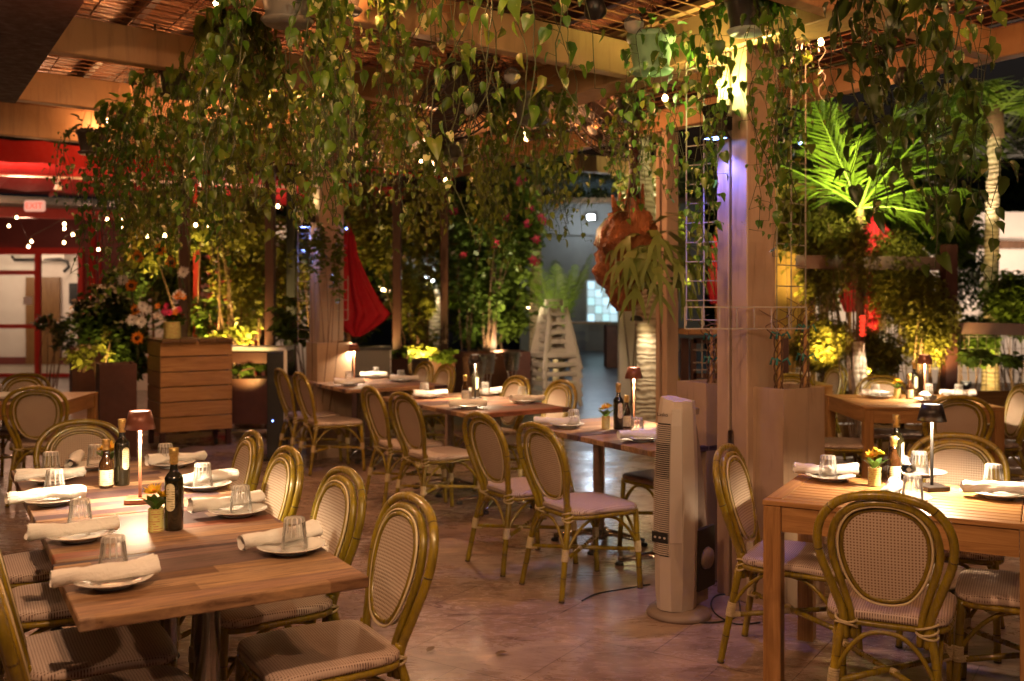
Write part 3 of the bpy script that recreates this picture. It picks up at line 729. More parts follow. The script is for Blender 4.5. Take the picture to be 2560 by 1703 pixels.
# wire mesh in each bay
def wire_panel(label, a, b_, c, d, z, r=.003, su=.11, sv=.21):
    """quad a-b-c-d: wires parallel to ab spaced su, wires parallel to ad spaced sv"""
    b = MB()
    def lines(p, q, p2, q2, sp):
        n = max(2, int(max((p2 - p).length, (q2 - q).length) / sp))
        for i in range(n + 1):
            f = i / n; s_ = p.lerp(p2, f); e = q.lerp(q2, f)
            b.bar(Vector((s_.x, s_.y, z)), Vector((e.x, e.y, z)), r * 2, r * 2)
    lines(a, b_, d, c, su); z += r * 2; lines(a, d, b_, c, sv)
    return tag(obj('wire_mesh_panel', b, M['wire']), label, 'wire mesh', 'wire mesh panels under the roof')
for k in range(5):
    lab = ['over the camera', 'behind the nearest hanging leaves', 'over the grey hanging pot', 'over the long vine curtain', 'farthest back over the ceiling fans'][k]
    wire_panel('rusty wire mesh panel of the wide bay ' + lab, Bl[k][0], Bl[k][1], Bl[k + 1][1], Bl[k + 1][0], ZB + .225)
for k in range(6):
    lab = ['off beyond the tall palm', 'above the dark trailing vines', 'beside the lit pillar top', 'over the pillar planters', 'behind the green pot', 'over the hanging root'][k]
    wire_panel('rusty wire mesh panel of the narrow bay ' + lab, Cl[k][0], Cl[k][1], Cl[k + 1][1], Cl[k + 1][0], ZB + .17, su=.2, sv=.11)
# purlins and the corrugated sheet over everything
b = MB(); a = A0 - U0 * 5.5 - VP * 3.6; c = A0 - U0 * 5.5 + VP * 2.2; d = A0 + U0 * 6.1 + VP * 2.0; e = A0 + U0 * 6.1 - VP * 3.6
zz = ZB + .52
b.add([(*p.to_2d(), z) for z in (zz, zz + .03) for p in (a, c, d, e)], [(0, 1, 2, 3), (7, 6, 5, 4), (0, 4, 5, 1), (1, 5, 6, 2), (2, 6, 7, 3), (3, 7, 4, 0)])
rf = tag(obj('pergola_roof', b, M['roof']), 'brown corrugated sheet roof over the dining patio', 'roof')
for k in range(13):
    o = VP * (-3.4 + k * .46); b = MB(); b.bar(A0 - U0 * 5.4 + o + Vector((0, 0, zz - .045)), A0 + U0 * 6.0 + o + Vector((0, 0, zz - .045)), .045, .085)
    obj('purlin', b, M['redpost'], rf)
# dark soffit slab on the far left
b = MB(); p0 = LE - U0 * 5.5; p1 = cross_line(Bl[4][0], V0, LE, U0); q0 = p0 - VP * 4; q1 = p1 - VP * 4
b.add([(*p.to_2d(), z) for z in (ZB - .02, ZB + .3) for p in (p0, p1, q1, q0)], [(3, 2, 1, 0), (4, 5, 6, 7), (0, 1, 5, 4), (1, 2, 6, 5), (2, 3, 7, 6), (3, 0, 4, 7)])
tag(obj('soffit', b, M['maroon']), 'dark maroon roof soffit at the edge of the patio roof', 'soffit')

# ------------------------------------------------------------------ pillars
def pillar(name, label, corner, top=ZB, w1=.2, w2=.21):
    """twin post with a dark groove; corner = the near corner, faces along U and VP"""
    t = thing('pillar', label, 'pillar', (corner.x, corner.y, 0), 0, 'tan pergola pillars'); u = U0.normalized(); v = VP
    R = Matrix((v, u, Vector((0, 0, 1)))).transposed(); h = top - .004
    for k, (a, wd) in enumerate(((0, w1 * .54), (w1 * .54 + .022, w1 * .42))):
        b = MB(); b.box(v * (w2 / 2 + .0) + u * (a + wd / 2) + Vector((0, 0, h / 2)), (w2 - .006 * k, wd, h), mtx=R, bev=.005); obj('post', b, M['pillar'], t)
    b = MB(); b.box(v * (w2 / 2) + u * (w1 * .54 + .011) + Vector((0, 0, h / 2)), (w2 - .05, .020, h - .01), mtx=R); obj('groove_filler', b, M['slot'], t)
    return t
c1 = Vector((1.20, 5.08, 0))
pp = pillar('p', 'tan twin-post pillar lit violet and yellow behind the tower fan', c1, w1=.21)
b = MB(); b.tube([(-.095, .21, 0.02), (-.10, .20, 1.2), (-.095, .205, 2.2), (-.10, .2, 2.84)], .006, 6); obj('conduit', b, M['pillar'], pp)
b = MB(); b.box((-.045, .10, .80), (.03, .07, .15), rz=rad(-58), bev=.006); obj('outlet_cover', b, M['clearplastic'], pp)
c2 = A0 + U0 * 6.0 - VP * .12
pillar('p', 'tan pillar with a blue lamp beside the crimson closed umbrella', c2, w1=.26, w2=.26)
c3 = OT(1.10) - VP * .03
pillar('p', 'tan pillar behind the hanging root and the palm trunk', c3, w1=.12, w2=.12)
def sconce(loc, rz, label, up, dn, pu, pd):
    t = thing('wall_sconce', label, 'wall lamp', loc, rz, 'up and down pillar lamps'); b = MB()
    n = 4; pr = [(.058, .0), (.040, .05), (.040, .11), (.058, .17)]
    vs = [(sx * r, sy * r * .9, z) for r, z in pr for sx, sy in ((-1, -1), (1, -1), (1, 1), (-1, 1))]
    b.add(vs, [(i * 4 + k, i * 4 + (k + 1) % 4, i * 4 + 4 + (k + 1) % 4, i * 4 + 4 + k) for i in range(3) for k in range(4)])
    obj('lamp_housing', b, M['blackm'], t)
    b = MB(); b.box((0, .07, .085), (.05, .06, .07)); obj('bracket', b, M['blackm'], t)
    b = MB(); b.box((0, 0, .006), (.085, .075, .008)); obj('blue_lens', b, M['bulb_b'] if dn[2] > .9 else M['bulb_y'], t)
    b = MB(); b.box((0, 0, .164), (.085, .075, .008)); obj('warm_lens', b, emis('sconce_top', (1, .85, .45), 6), t)
    L = Vector(loc)
    lamp('sconce_up', L + Vector((0, 0, .19)), pu, up, 'SPOT', .02, L + Vector((0, 0, 2)) + VP * .12, 150, .6)
    lamp('sconce_glow', L + Vector((0, -.02, .21)) - VP * .03, pu * .13, (.9, 1., .32), 'POINT', .02)
    lamp('sconce_down', L + Vector((0, 0, -.02)), pd, dn, 'SPOT', .02, L - Vector((0, 0, 2)) + VP * .12, 110, .8)
s1 = c1 + U0 * .13 - VP * .095
sconce((s1.x, s1.y, 2.38), math.atan2(VP.y, VP.x) - PI / 2, 'black up and down lamp on the pillar behind the tower fan', (1, .86, .24), (.14, .17, 1.), 30, 24)
s2 = c2 + U0 * .13 - VP * .10
sconce((s2.x, s2.y, 2.28), math.atan2(VP.y, VP.x) - PI / 2, 'small blue down lamp on the far pillar by the crimson umbrella', (1, .8, .4), (.25, .35, 1.), 3, 14)
for q, (px, py, lab) in enumerate(((2000, 357, 'tiny white-blue lamp on the trellis beside the lit pillar'), (866, 572, 'tiny blue lamp on the trellis above the crimson umbrella'))):
    b = MB(); p = P(px, py, 5.6 if q == 0 else 10.1); b.lathe([(0, -.012), (.012, 0), (0, .012)], 8, p); tag(obj('trellis_lamp', b, M['bulb_b']), lab, 'lamp')

# planter boxes of tan board
def planter(label, c, rz, w_, d, h, m, group=None, name='planter_box', fill=True):
    t = thing(name, label, 'planter', (c[0], c[1], 0), rz, group); th = .018; b = MB()
    for x in (-w_ / 2 + th / 2, w_ / 2 - th / 2): b.box((x, 0, h / 2), (th, d - .001, h))
    for y in (-d / 2 + th / 2, d / 2 - th / 2): b.box((0, y, h / 2), (w_ - 2 * th, th, h - .002))
    obj('box_wall', b, m, t)
    b = MB(); b.box((0, 0, h - .06), (w_ - 2 * th, d - 2 * th, .02)); obj('soil_fill', b, M['soil'], t); return t
GP = 'tall tan planters at the pillars'
rU = math.atan2(VP.y, VP.x)
k1 = Vector((1.345, 4.93, 0)) + VP * .15 + U0 * .12
planter('tall tan planter in front of the lit pillar, beside the slatted table', k1, rU, .30, .24, 1.105, M['planterbox'], GP)
k2 = P(1768, 953, 5.62); planter('tall tan planter half hidden behind the tower fan', (k2.x, k2.y), rU, .24, .24, 1.09, M['planterbox'], GP)
k3 = P(822, 853, 9.9); planter('tan planter at the foot of the far pillar with the blue lamp', (k3.x, k3.y), rU, .36, .30, 1.13, M['planterbox'], GP)

# wire trellises
def trellis(label, px0, px1, pys, Y0, Y1, nx, py0, py1, extra=()):
    b = MB(); X = lambda f: P(px0 + (px1 - px0) * f, 700, Y0 + (Y1 - Y0) * f)
    zf = lambda py: H - (py - HY) / F * (Y0 + Y1) / 2
    for i in range(nx): p = X(i / (nx - 1)); b.bar((p.x, p.y, zf(py1)), (p.x, p.y, zf(py0)), .006, .006, up=(0, 1, 0))
    for py in pys:
        a, c = X(0), X(1); b.bar((a.x, a.y - .005, zf(py)), (c.x, c.y - .005, zf(py)), .006, .006)
    return tag(obj('wire_trellis', b, M['wire_w']), label, 'trellis', 'white wire trellises')
st = [168 + 48.6 * i for i in range(14)]
trellis('white wire trellis on the side of the pillar toward the hanging root', 1716, 1803, st, 5.45, 5.32, 3, 150, 815)
trellis('white wire trellis on the side of the pillar toward the palms', 1942, 2014, [145, 197] + [404 + 52 * i for i in range(9)], 5.35, 5.6, 3, 118, 826)
trellis('low white wire trellis frame spanning across the near pillar', 1712, 2016, [768, 822], 5.02, 5.02, 8, 768, 822)
trellis('white wire trellis beside the far pillar and crimson umbrella', 745, 775, [560 + 24 * i for i in range(13)], 10.2, 10.1, 2, 560, 860)
trellis('white wire trellis over the front of the far pillar', 795, 870, [700 + 25 * i for i in range(5)], 9.85, 9.95, 4, 690, 800)
# canes and bare vines rising from the pillar planters
def bare_vine(label, base, h, seed, m='bark'):
    t = thing('bare_vine', label, 'plant', base); rn = random.Random(seed)
    b = MB(); b.bar((0, 0, -.05), (.005, 0, h * .75), .022, .012); obj('cane_stake', b, M['teak'], t)
    for q in range(4):
        pts = []; x = y = 0
        for i in range(12):
            a = i * 1.1 + q * 1.6; z = h * i / 11; r = .022 + .05 * max(0, i - 7) / 4; pts.append((r * math.cos(a) + .03 * (i > 8) * rn.uniform(-1, 1), r * math.sin(a), z - .04))
        b = MB(); b.tube(spline(pts, 3), [.005 * (1 - .6 * i / 33) for i in range(34)], 5); obj('stem', b, M[m], t)
    for z in (h * .33, h * .62):
        b = MB()
        for k in range(3): a = k * 2.2; b.tube([(0.012, 0, z), (.045 * math.cos(a), .03 * math.sin(a), z + .02), (.06 * math.cos(a), .03 * math.sin(a), z - .015)], .006, 5)
        obj('tie_ribbon', b, mat_tie, t)
mat_tie = mat('teal_tie', (.02, .16, .16), .5)
bare_vine('bare twisted vine on a stake in the tall planter beside the slatted table', (k1.x - .05, k1.y - .04, 1.08), .46, 1)
bare_vine('second bare vine on a stake in that planter, nearer the wooden tables', (k1.x + .10, k1.y + .02, 1.08), .52, 2)
bare_vine('bare vine on a stake in the planter behind the tower fan', (k2.x + .02, k2.y, 1.06), .45, 3)

# ------------------------------------------------------------------ tables, chairs and table settings
class Frame:
    def __init__(s, o, rz): s.o = Vector((o[0], o[1], 0)); s.r = rz; s.m = Matrix.Rotation(rz, 3, 'Z')
    def w(s, x, y, z=0.): return s.o + s.m @ Vector((x, y, 0)) + Vector((0, 0, z))
    def az(s, d): return s.r + rad(d)
fL = Frame((-1.07, 2.49), RL)
fM1 = Frame((.74, 5.26), rad(31)); fM2 = Frame((-.298, 6.94), rad(31.5)); fM3 = Frame((-1.467, 8.83), rad(30))
fR1 = Frame((1.0, 3.98), rad(-28.2)); fR2 = Frame((2.625, 7.415), rad(-1)); fR3 = Frame((2.0, 9.3), 0); fL2 = Frame((-4.52, 7.58), rad(4))
tabs = [(fL, [(-.012, 0, .775, .613), (0, .619, .77, .63), (0, 1.255, .77, .63), (.004, 1.891, .77, .63)],
         ['nearest of the four joined plank-top tables in the foreground', 'second of the four joined plank-top tables, holding the flower tin', 'third of the four joined plank-top tables, holding the brown lamp', 'farthest of the four joined plank-top tables in the foreground row'], 'joined plank tables in the foreground'),
        (fM1, [(0, 0, .79, .675), (0, .685, .79, .67)], ['plank-top table right beside the tower fan', 'plank-top table with marigolds, joined to the one beside the tower fan'], 'joined plank tables by the tower fan'),
        (fM2, [(0, 0, .86, .735), (0, .74, .86, .735)], ['nearer of two joined plank-top tables in the middle of the patio', 'farther of two joined plank-top tables in the middle of the patio'], 'joined plank tables in the middle'),
        (fM3, [(0, 0, 1.0, .62), (0, .625, 1.0, .62)], ['nearer of two joined plank-top tables by the far pillar', 'farther of two joined plank-top tables by the far pillar'], 'joined plank tables by the far pillar')]
for fr, lst, labs, grp in tabs:
    pr = {}
    for (x, y, wx, wy), lab in zip(lst, labs):
        key = (round(wx, 3), round(wy, 3))
        if key not in pr: pr[key] = Proto(make_pedestal_table(wx, wy))
        pr[key].put(fr.w(x, y), fr.r, lab, grp)
for fr, wx, wy, lab in ((fR1, .99, .70, 'slatted teak table with a black lamp in front of the pillar'), (fR2, 1.04, 1.0, 'square slatted teak table with a brown lamp before the bamboo hedge'),
                        (fR3, 1.0, 1.0, 'slatted teak table partly hidden behind the pillar planter'), (fL2, 1.0, 1.0, 'wooden table at the far edge on the door side of the patio')):
    t = make_slat_table(wx, wy); t.location = fr.w(0, 0); t.rotation_euler = (0, 0, fr.r); t['label'] = lab; t['category'] = 'table'; t['group'] = 'slatted wooden tables'
GC = 'olive bistro chairs around the tables'
near = lambda s_: 'olive chair ' + s_
for fr, x, y, a, lab in [
    (fL, .735, .33, 90, 'with woven oval back, at the near end of the plank table, aisle side'), (fL, .735, .93, 91, 'second from the camera on the aisle side of the plank table'),
    (fL, .72, 1.58, 90, 'third from the camera on the aisle side of the plank table'), (fL, .735, 2.20, 88, 'farthest on the aisle side of the plank table'),
    (fL, .10, .20, -88, 'whose seat sticks out lowest under the near corner of the plank table'), (fL, .12, .70, -90, 'second from the camera on the frame-edge side of the plank table'),
    (fL, .12, 1.33, -92, 'third from the camera on the frame-edge side of the plank table'), (fL, .12, 1.88, -90, 'farthest on the frame-edge side of the plank table'),
    (fL, .37, 2.80, 178, 'facing the camera at the far head of the long plank table'),
    (fL2, .86, .12, 14, 'with its back to us at the wooden table near the doors'), (fL2, .32, .86, 180, 'facing us behind the wooden table near the doors'),
    (fM1, -.22, .30, -90, 'closest to the tower fan in the center aisle, full side view'), (fM1, -.24, .88, -88, 'next to the one closest to the tower fan, at the marigold table'),
    (fM1, .69, .70, 92, 'mostly hidden behind the tower fan, seat showing under the table'),
    (fM2, -.07, .30, -86, 'nearer of two with backs to us at the middle table'), (fM2, -.05, .87, -92, 'farther of two with backs to us at the middle table'),
    (fM2, .85, .55, 90, 'facing us at the middle table, nearer the driveway'), (fM2, .80, 1.15, 90, 'facing us at the middle table, nearer the steel buckets'),
    (fM3, -.02, .29, -90, 'nearer of two side by side at the far pillar table'), (fM3, -.02, .88, -90, 'beside the black pylon, at the far pillar table'),
    (fM3, .98, .62, 90, 'facing us at the far pillar table, aisle end'), (fM3, .98, 1.12, 90, 'facing us at the far pillar table, behind the glassware'),
    (fR1, .06, .38, -90, 'between the tower fan and the slatted table'), (fR1, .50, -.12, 3, 'seen squarely from behind in front of the slatted table'),
    (fR1, .62, .97, 180, 'facing us across the slatted table with the black lamp'), (fR1, .92, .28, 90, 'at the frame-edge end of the slatted table with the black lamp'),
    (fR2, .46, -.36, -8, 'with its back to us at the square table with the brown lamp'), (fR2, -.08, .26, -92, 'side-on between the tall planter and the square table'),
    (fR2, .52, .82, 180, 'facing us behind the flowers of the square table'), (fR2, 1.02, .32, 88, 'at the frame edge beside the square table'),
    (fR3, .90, .45, 100, 'with pale back before the lit trunk at the hidden table'), (fR3, .45, -.24, 0, 'with its back to us right behind the planter vines'),
    (fR3, -.12, .40, -90, 'glimpsed between the palm trunk and the planter')]:
    chair.put(fr.w(x, y), fr.az(a), near(lab), GC)
plate = make_plate(); glass = make_glass(); naps = [make_napkin(k) for k in range(5)]
ptr = [tag(plate, 'white side plate', 'plate')]; used = set()
def place(src, key, loc, rz, label, cat, group):
    o = src if key not in used else src.copy()
    if key in used: COL.objects.link(o)
    used.add(key); o.location = loc; o.rotation_euler = (0, 0, rz); return tag(o, label, cat, group)
TT = .7502
SET = [  # plate pixel, napkin direction (deg, world), napkin offset along view and across, glass offset, where
    (283, 1451, 33, -.012, -.02, .062, .0, 'nearest the camera on the frame-edge side of the plank table'),
    (200, 1339, 33, -.012, -.02, .062, .0, 'second along the frame-edge side of the plank table'),
    (130, 1251, 36, -.012, -.02, .06, .01, 'third along the frame-edge side of the plank table'),
    (127, 1198, 26, -.005, .0, .065, .0, 'fourth along the frame-edge side of the plank table'),
    (228, 1165, 105, .02, -.075, .02, .02, 'at the far head of the plank table behind the bottles'),
    (728, 1369, 45, .048, -.035, -.01, .01, 'nearest the camera on the aisle side of the plank table'),
    (595, 1278, 40, .045, -.04, -.015, .01, 'second along the aisle side of the plank table'),
    (513, 1214, 42, .045, .0, -.01, -.01, 'third along the aisle side, right under the brown lamp'),
    (430, 1160, 38, .02, .02, .01, -.03, 'fourth along the aisle side, behind the tall oil bottle'),
    (1418, 1063, -4, .01, -.07, .01, .04, 'on the driveway end of the marigold table'),
    (1606, 1096, 22, -.01, -.01, .065, -.03, 'touching the tower fan on its table'),
    (1070, 991, 12, .0, .02, .04, -.03, 'at the far near-side place of the middle table'),
    (1173, 1016, 15, -.01, -.01, .055, -.02, 'in front of the bottles of the middle table'),
    (1309, 1003, 25, -.01, .03, .05, -.01, 'at the driveway corner of the middle table'),
    (1213, 985, 10, .03, .0, .01, .0, 'behind the dark bottle of the middle table'),
    (813, 948, 0, .0, .02, .05, -.03, 'farthest from us at the far pillar table, near the planter'),
    (873, 960, 14, .0, .0, .06, .0, 'nearest us at the far pillar table'),
    (940, 943, 4, .02, -.02, .03, .0, 'beside the lamp stem of the far pillar table'),
    (1005, 951, 8, .01, .02, .03, -.01, 'at the aisle end of the far pillar table'),
    (2076, 1193, -6, .05, -.02, -.01, -.01, 'beside the planter on the slatted table'),
    (2258, 1246, 62, .01, -.045, .0, .035, 'right behind the foreground chair on the slatted table'),
    (2304, 1183, 72, .0, -.06, .01, -.01, 'behind the bottles of the slatted table'),
    (2498, 1236, -14, -.005, .0, .07, -.02, 'at the frame-edge end of the slatted table'),
    (2195, 991, -4, .03, .0, .0, -.02, 'beside the flowers of the square table'),
    (2321, 1001, 80, .03, .0, .0, -.0, 'in the middle of the square table, just behind the black lamp'),
    (2394, 991, -5, .04, .0, .02, .01, 'at the hedge side of the square table under the brown lamp'),
    (1990, 943, -2, .0, .0, .03, .03, 'on the table half hidden by the pillar planter'),
    (12, 997, 10, .0, .02, .06, -.05, 'on the wooden table near the red doors')]
for i, (px, py, na, nf, nc, gf, gc, wh) in enumerate(SET):
    c = G(px, py, TT + .015); c.z = TT; f = Vector((c.x, c.y, 0)).normalized(); s_ = Vector((f.y, -f.x, 0))
    place(plate, 'p', c, 0, 'round white side plate ' + wh, 'plate', 'white side plates')
    onrim = abs(nc) > .05
    n = c + f * nf + s_ * nc; n.z = TT + .0195
    place(naps[i % 5], 'n%d' % (i % 5), n, rad(na), 'rolled white napkin ' + wh, 'napkin', 'rolled white napkins')
    if i == 24: continue
    g = c + f * gf + s_ * gc; g.z = TT + (.0115 if math.hypot(gf, gc) < .05 else .0245)
    place(glass, 'g', g, i * .7, 'upside-down clear tumbler ' + wh, 'glass', 'upturned glass tumblers')
gl = G(2321, 994, TT); g2 = place(glass, 'g', (gl.x, gl.y, TT + .0115), 1, 'upside-down clear tumbler in the middle of the square table, behind the black lamp', 'glass', 'upturned glass tumblers')
lampB = Proto(make_lamp(M['shade'])); lampK = Proto(make_lamp(M['shade_blk']))
GLAMP = 'cordless table lamps'
for fr_px, pr, lab, pw in (((350, 1256), lampB, 'brown cordless lamp on the long plank table in the foreground', 13), ((1584.6, 1058), lampB, 'brown cordless lamp between the bottles and the tower fan', 11),
                       ((885.5, 951.5), lampB, 'brown cordless lamp in front of the clear screen near the far pillar', 8), ((2312, 1001), lampB, 'brown cordless lamp on the square table before the hedge', 11),
                       ((2329.6, 1224.7), lampK, 'black cordless lamp on the slatted table', 15), ((1188, 1000), lampK, 'black cordless lamp behind the dark bottle of the middle table', 9)):
    c = G(*fr_px, TT); c.z = TT
    pr.put(c, rad(12), lab, GLAMP)
    lamp('table_lamp_light', c + Vector((0, 0, .312)), pw * 4.2, (1., .74, .46), 'SPOT', .028, c, 152, .35)
    lamp('table_lamp_top', c + Vector((0, 0, .372)), .5, (1., .74, .46), 'POINT', .025)
oil = Proto(make_oil()); vin = Proto(make_vinegar()); posy = Proto(make_posy())
for px, py, lab, a in ((434.6, 1324, 'tall dark oil bottle touching the flower tin on the plank table', .2), (305, 1213, 'tall dark oil bottle with a gold label behind the small vinegar bottle', 1.2), (1546, 1073, 'tall oil bottle with cream label on the marigold table', .6),
                       (1189, 994, 'slim dark oil bottle under the black lamp of the middle table', .6), (2241, 1196, 'tall oil bottle standing behind the small one on the slatted table', 1.1), (2285, 991, 'tall oil bottle before the candles glow on the square table', .5)):
    c = G(px, py, TT); c.z = TT; oil.put(c, a, lab, 'tall oil bottles')
for px, py, lab, a in ((265, 1219, 'small vinegar bottle with cream label and gold cap on the plank table', .3), (1566, 1070, 'small vinegar bottle between oil bottle and lamp on the marigold table', .3), (1163, 1003, 'small vinegar bottle beside the slim oil bottle on the middle table', .6),
                       (2234, 1208, 'small clear vinegar bottle beside the flower tin on the slatted table', .4), (2273.6, 998, 'small vinegar bottle on the square table before the hedge', .5)):
    c = G(px, py, TT); c.z = TT; vin.put(c, a, lab, 'small vinegar bottles')
for px, py, lab, a in ((390, 1328, 'yellow printed tin of flowers beside the oil bottle on the plank table', 0.), (270, 1195, 'yellow flowers in a tin hidden behind the vinegar bottle', 1.), (1514.6, 1072, 'tin of marigolds on the table by the tower fan', 2.),
                       (2186, 1215, 'yellow tin of daisies on the slatted table', 1.4), (2243, 996, 'small tin of marigolds on the square table', 3.)):
    c = G(px, py, TT); c.z = TT; posy.put(c, a, lab, 'flower tins')
# ------------------------------------------------------------------ tower fan, its cables, the black pylon
def text_part(name, txt, size, m, parent, loc, rot, ext=.0004):
    cu = bpy.data.curves.new(name, 'FONT'); cu.body = txt; cu.size = size; cu.extrude = ext; cu.align_x = 'CENTER'
    tmp = bpy.data.objects.new(name, cu); me = bpy.data.meshes.new_from_object(tmp)
    bpy.data.objects.remove(tmp); me.materials.clear(); me.materials.append(m)
    o = bpy.data.objects.new(name, me); COL.objects.link(o); o.parent = parent; o.location = loc; o.rotation_euler = rot; return o
tf = thing('tower_fan', 'champagne tower fan with louvres standing against the pillar', 'fan', (P(1697, 1528, 4.90).x, 4.90, 0), rad(-38))
FS = 1.17
b = MB(); b.lathe([(.135, 0), (.138, .012), (.128, .03), (.09, .045), (.0, .047)], 40, sx=1., sy=.95); obj('round_base', b, M['fandark'], tf)
b = MB(); zs = [(.045, .072, .10), (.15, .078, .105), (.45, .082, .108), (.75, .079, .10), (1.0, .071, .088), (1.055, .066, .078)]; vs = []
for z, hw, hd in zs:
    for x, y in ((-hw, -.02), (-hw + .012, -hd * .78), (-.03, -hd), (.02, -hd), (hw - .02, -hd * .7), (hw, -.01), (hw - .01, .035), (-hw + .01, .035)): vs.append((x, y, z + (.018 if z > 1.05 and x < 0 else 0)))
b.add(vs, [(i * 8 + k, i * 8 + (k + 1) % 8, i * 8 + 8 + (k + 1) % 8, i * 8 + 8 + k) for i in range(5) for k in range(8)] + [tuple(range(40, 48)), tuple(range(8))[::-1]])
body = obj('fan_body', b, M['fanbody'], tf)

def body_at(z):
    for (z0, w0, d0), (z1, w1, d1) in zip(zs, zs[1:]):
        if z0 <= z <= z1: f = (z - z0) / (z1 - z0); return w0 + (w1 - w0) * f, d0 + (d1 - d0) * f
b = MB(); nz_ = 16
for i in range(nz_ + 1): z = .31 + i * .64 / nz_; hw, hd = body_at(z); b.v += [(-hw + .016, -hd * .80 - .006, z), (-.030, -hd - .0015, z), (.012, -hd - .0015, z)]
for i in range(nz_):
    for k in (0, 1): b.f.append((3 * i + k, 3 * i + k + 1, 3 * i + k + 4, 3 * i + k + 3)); b.sm.append(False); b.mi.append(0)
obj('grille_recess', b, M['slot'], tf)
b = MB()
for i in range(9):
    z = .38 + i * .08; hw, hd = body_at(z); b.v += [(.018, -hd - .0035, z), (hw - .022, -hd * .72 - .0035, z)]
    if i: b.f.append((2 * i - 2, 2 * i - 1, 2 * i + 1, 2 * i)); b.sm.append(False); b.mi.append(0)
obj('silver_strip', b, M['fanstrip'], tf)
b = MB()
for i in range(63):
    z = .32 + i * .0100; hw, hd = body_at(z); th = .0022 if .68 < z < .86 else .0050
    b.bar((-hw + .013, -hd * .80 - .008, z), (-.030, -hd - .004, z), .005, th); b.bar((-.030, -hd - .004, z), (.013, -hd - .004, z), .005, th)
obj('grille', b, M['fanbody'], tf)
b = MB(); b.box((-.026, -.1115, .40), (.078, .006, .052), bev=.002); cp = obj('control_panel', b, M['black'], tf)
b = MB()
for k in range(3): b.lathe([(.0055, 0), (.0055, .001)], 12, (0, 0, 0)); b.v[-24:] = [(x + (-.048 + k * .022), -.1150 - z, .40 + y) for x, y, z in b.v[-24:]]
obj('button', b, M['fanstrip'], cp)
text_part('brand_lettering', 'Lasko', .022, M['slot'], tf, (-.022, -.0990, .985), (rad(90), 0, 0))
b = MB(); vs = []
for z, hw, y1 in ((.05, .06, .15), (.25, .062, .15), (.42, .055, .145), (.75, .045, .12), (.93, .035, .09), (.95, .03, .07)): vs += [(-hw, .03, z), (hw, .03, z), (hw, y1, z), (-hw, y1, z)]
b.add(vs, [(i * 4 + k, i * 4 + (k + 1) % 4, i * 4 + 4 + (k + 1) % 4, i * 4 + 4 + k) for i in range(5) for k in range(4)] + [(20, 21, 22, 23), (3, 2, 1, 0)]); obj('rear_housing', b, M['fandark'], tf)
b = MB(); b.box((0.035, .05, 1.0), (.05, .05, .035), bev=.006); obj('carry_handle', b, M['fandark'], tf)
b = MB()
for k in range(15): b.bar((.0635 + .012 * math.sin(k / 14 * PI), .045, .13 + k * .020), (.0635 + .012 * math.sin(k / 14 * PI), .16, .13 + k * .020), .004, .004)
b.box((.070, .1, .27), (.018, .15, .30)); obj('motor_grille', b, M['slot'], tf)
b = MB(); b.lathe([(.055, 0), (.05, .012), (0, .014)], 20); b.xf(Matrix.Translation((.078, .1, .27)) @ Matrix.Rotation(PI / 2, 4, 'Y')); obj('motor_disc', b, M['fandark'], tf)
for o_ in tf.children: o_.scale = (FS, FS if o_.type == 'MESH' and 'lettering' not in o_.name else FS, 1.0 if 'lettering' not in o_.name else FS); o_.location = (o_.location.x * FS, o_.location.y * FS, o_.location.z)
def cable(label, pts, r=.0035, m='black', name='power_cable'):
    b = MB(); b.tube(spline(pts, 6), r, 6); return tag(obj(name, b, M[m]), label, 'cable')
g0 = lambda px, py, z=.006: G(px, py, z)
cable('coiled black cable on the floor behind the tower fan', [g0(1700, 1540), g0(1745, 1556), g0(1815, 1552), g0(1850, 1530), g0(1838, 1490), g0(1795, 1488), g0(1778, 1506), g0(1790, 1535), g0(1840, 1560), g0(1900, 1556)], .004)
cable('thin dark cable running along the floor to the tower fan', [g0(1455, 1502), g0(1490, 1485), g0(1550, 1474), g0(1625, 1461)], .004)
pq = Vector((1.13, 5.08, .80))
cable('black cord dropping from the plug to the floor behind the fan', [pq, pq + Vector((.01, -.05, -.02)), pq + Vector((.01, -.05, -.2)), pq + Vector((.03, -.07, -.5)), g0(1835, 1500), g0(1900, 1535), g0(1960, 1530)], .0045)
ad = thing('power_adapter', 'black inline adapter with a red light hanging at the pillar', 'adapter', pq + Vector((.02, -.055, -.27)))
b = MB(); b.box((0, 0, 0), (.03, .022, .11), bev=.005); obj('case', b, M['black'], ad); b = MB(); b.lathe([(0, -.004), (.004, 0), (0, .004)], 8, (0, -.013, -.01)); obj('red_light', b, emis('red_led', (1, .02, .01), 12), ad)
b = MB(); b.box(pq + Vector((-.03, -.015, 0)), (.05, .035, .03), rz=.4, bev=.005); tag(obj('plug', b, M['paper']), 'white plug in the outlet on the lit pillar', 'plug')
pl = thing('black_pylon', 'black free-standing pylon with a white strip and blue light', 'pylon', (P(694, 1100, 9.7).x, 9.7, 0), rad(12))
b = MB(); b.box((0, 0, .53), (.20, .16, 1.02), bev=.006); obj('column_body', b, M['black'], pl); b = MB(); b.box((0, 0, .012), (.32, .28, .02)); obj('foot_plate', b, M['blackm'], pl)
b = MB(); b.box((.075, -.085, .68), (.032, .012, .76)); obj('white_strip', b, M['paper'], pl)
b = MB(); b.lathe([(0, -.008), (.008, 0), (0, .008)], 8, (-.045, -.085, .38)); obj('blue_light', b, M['bulb_b'], pl)

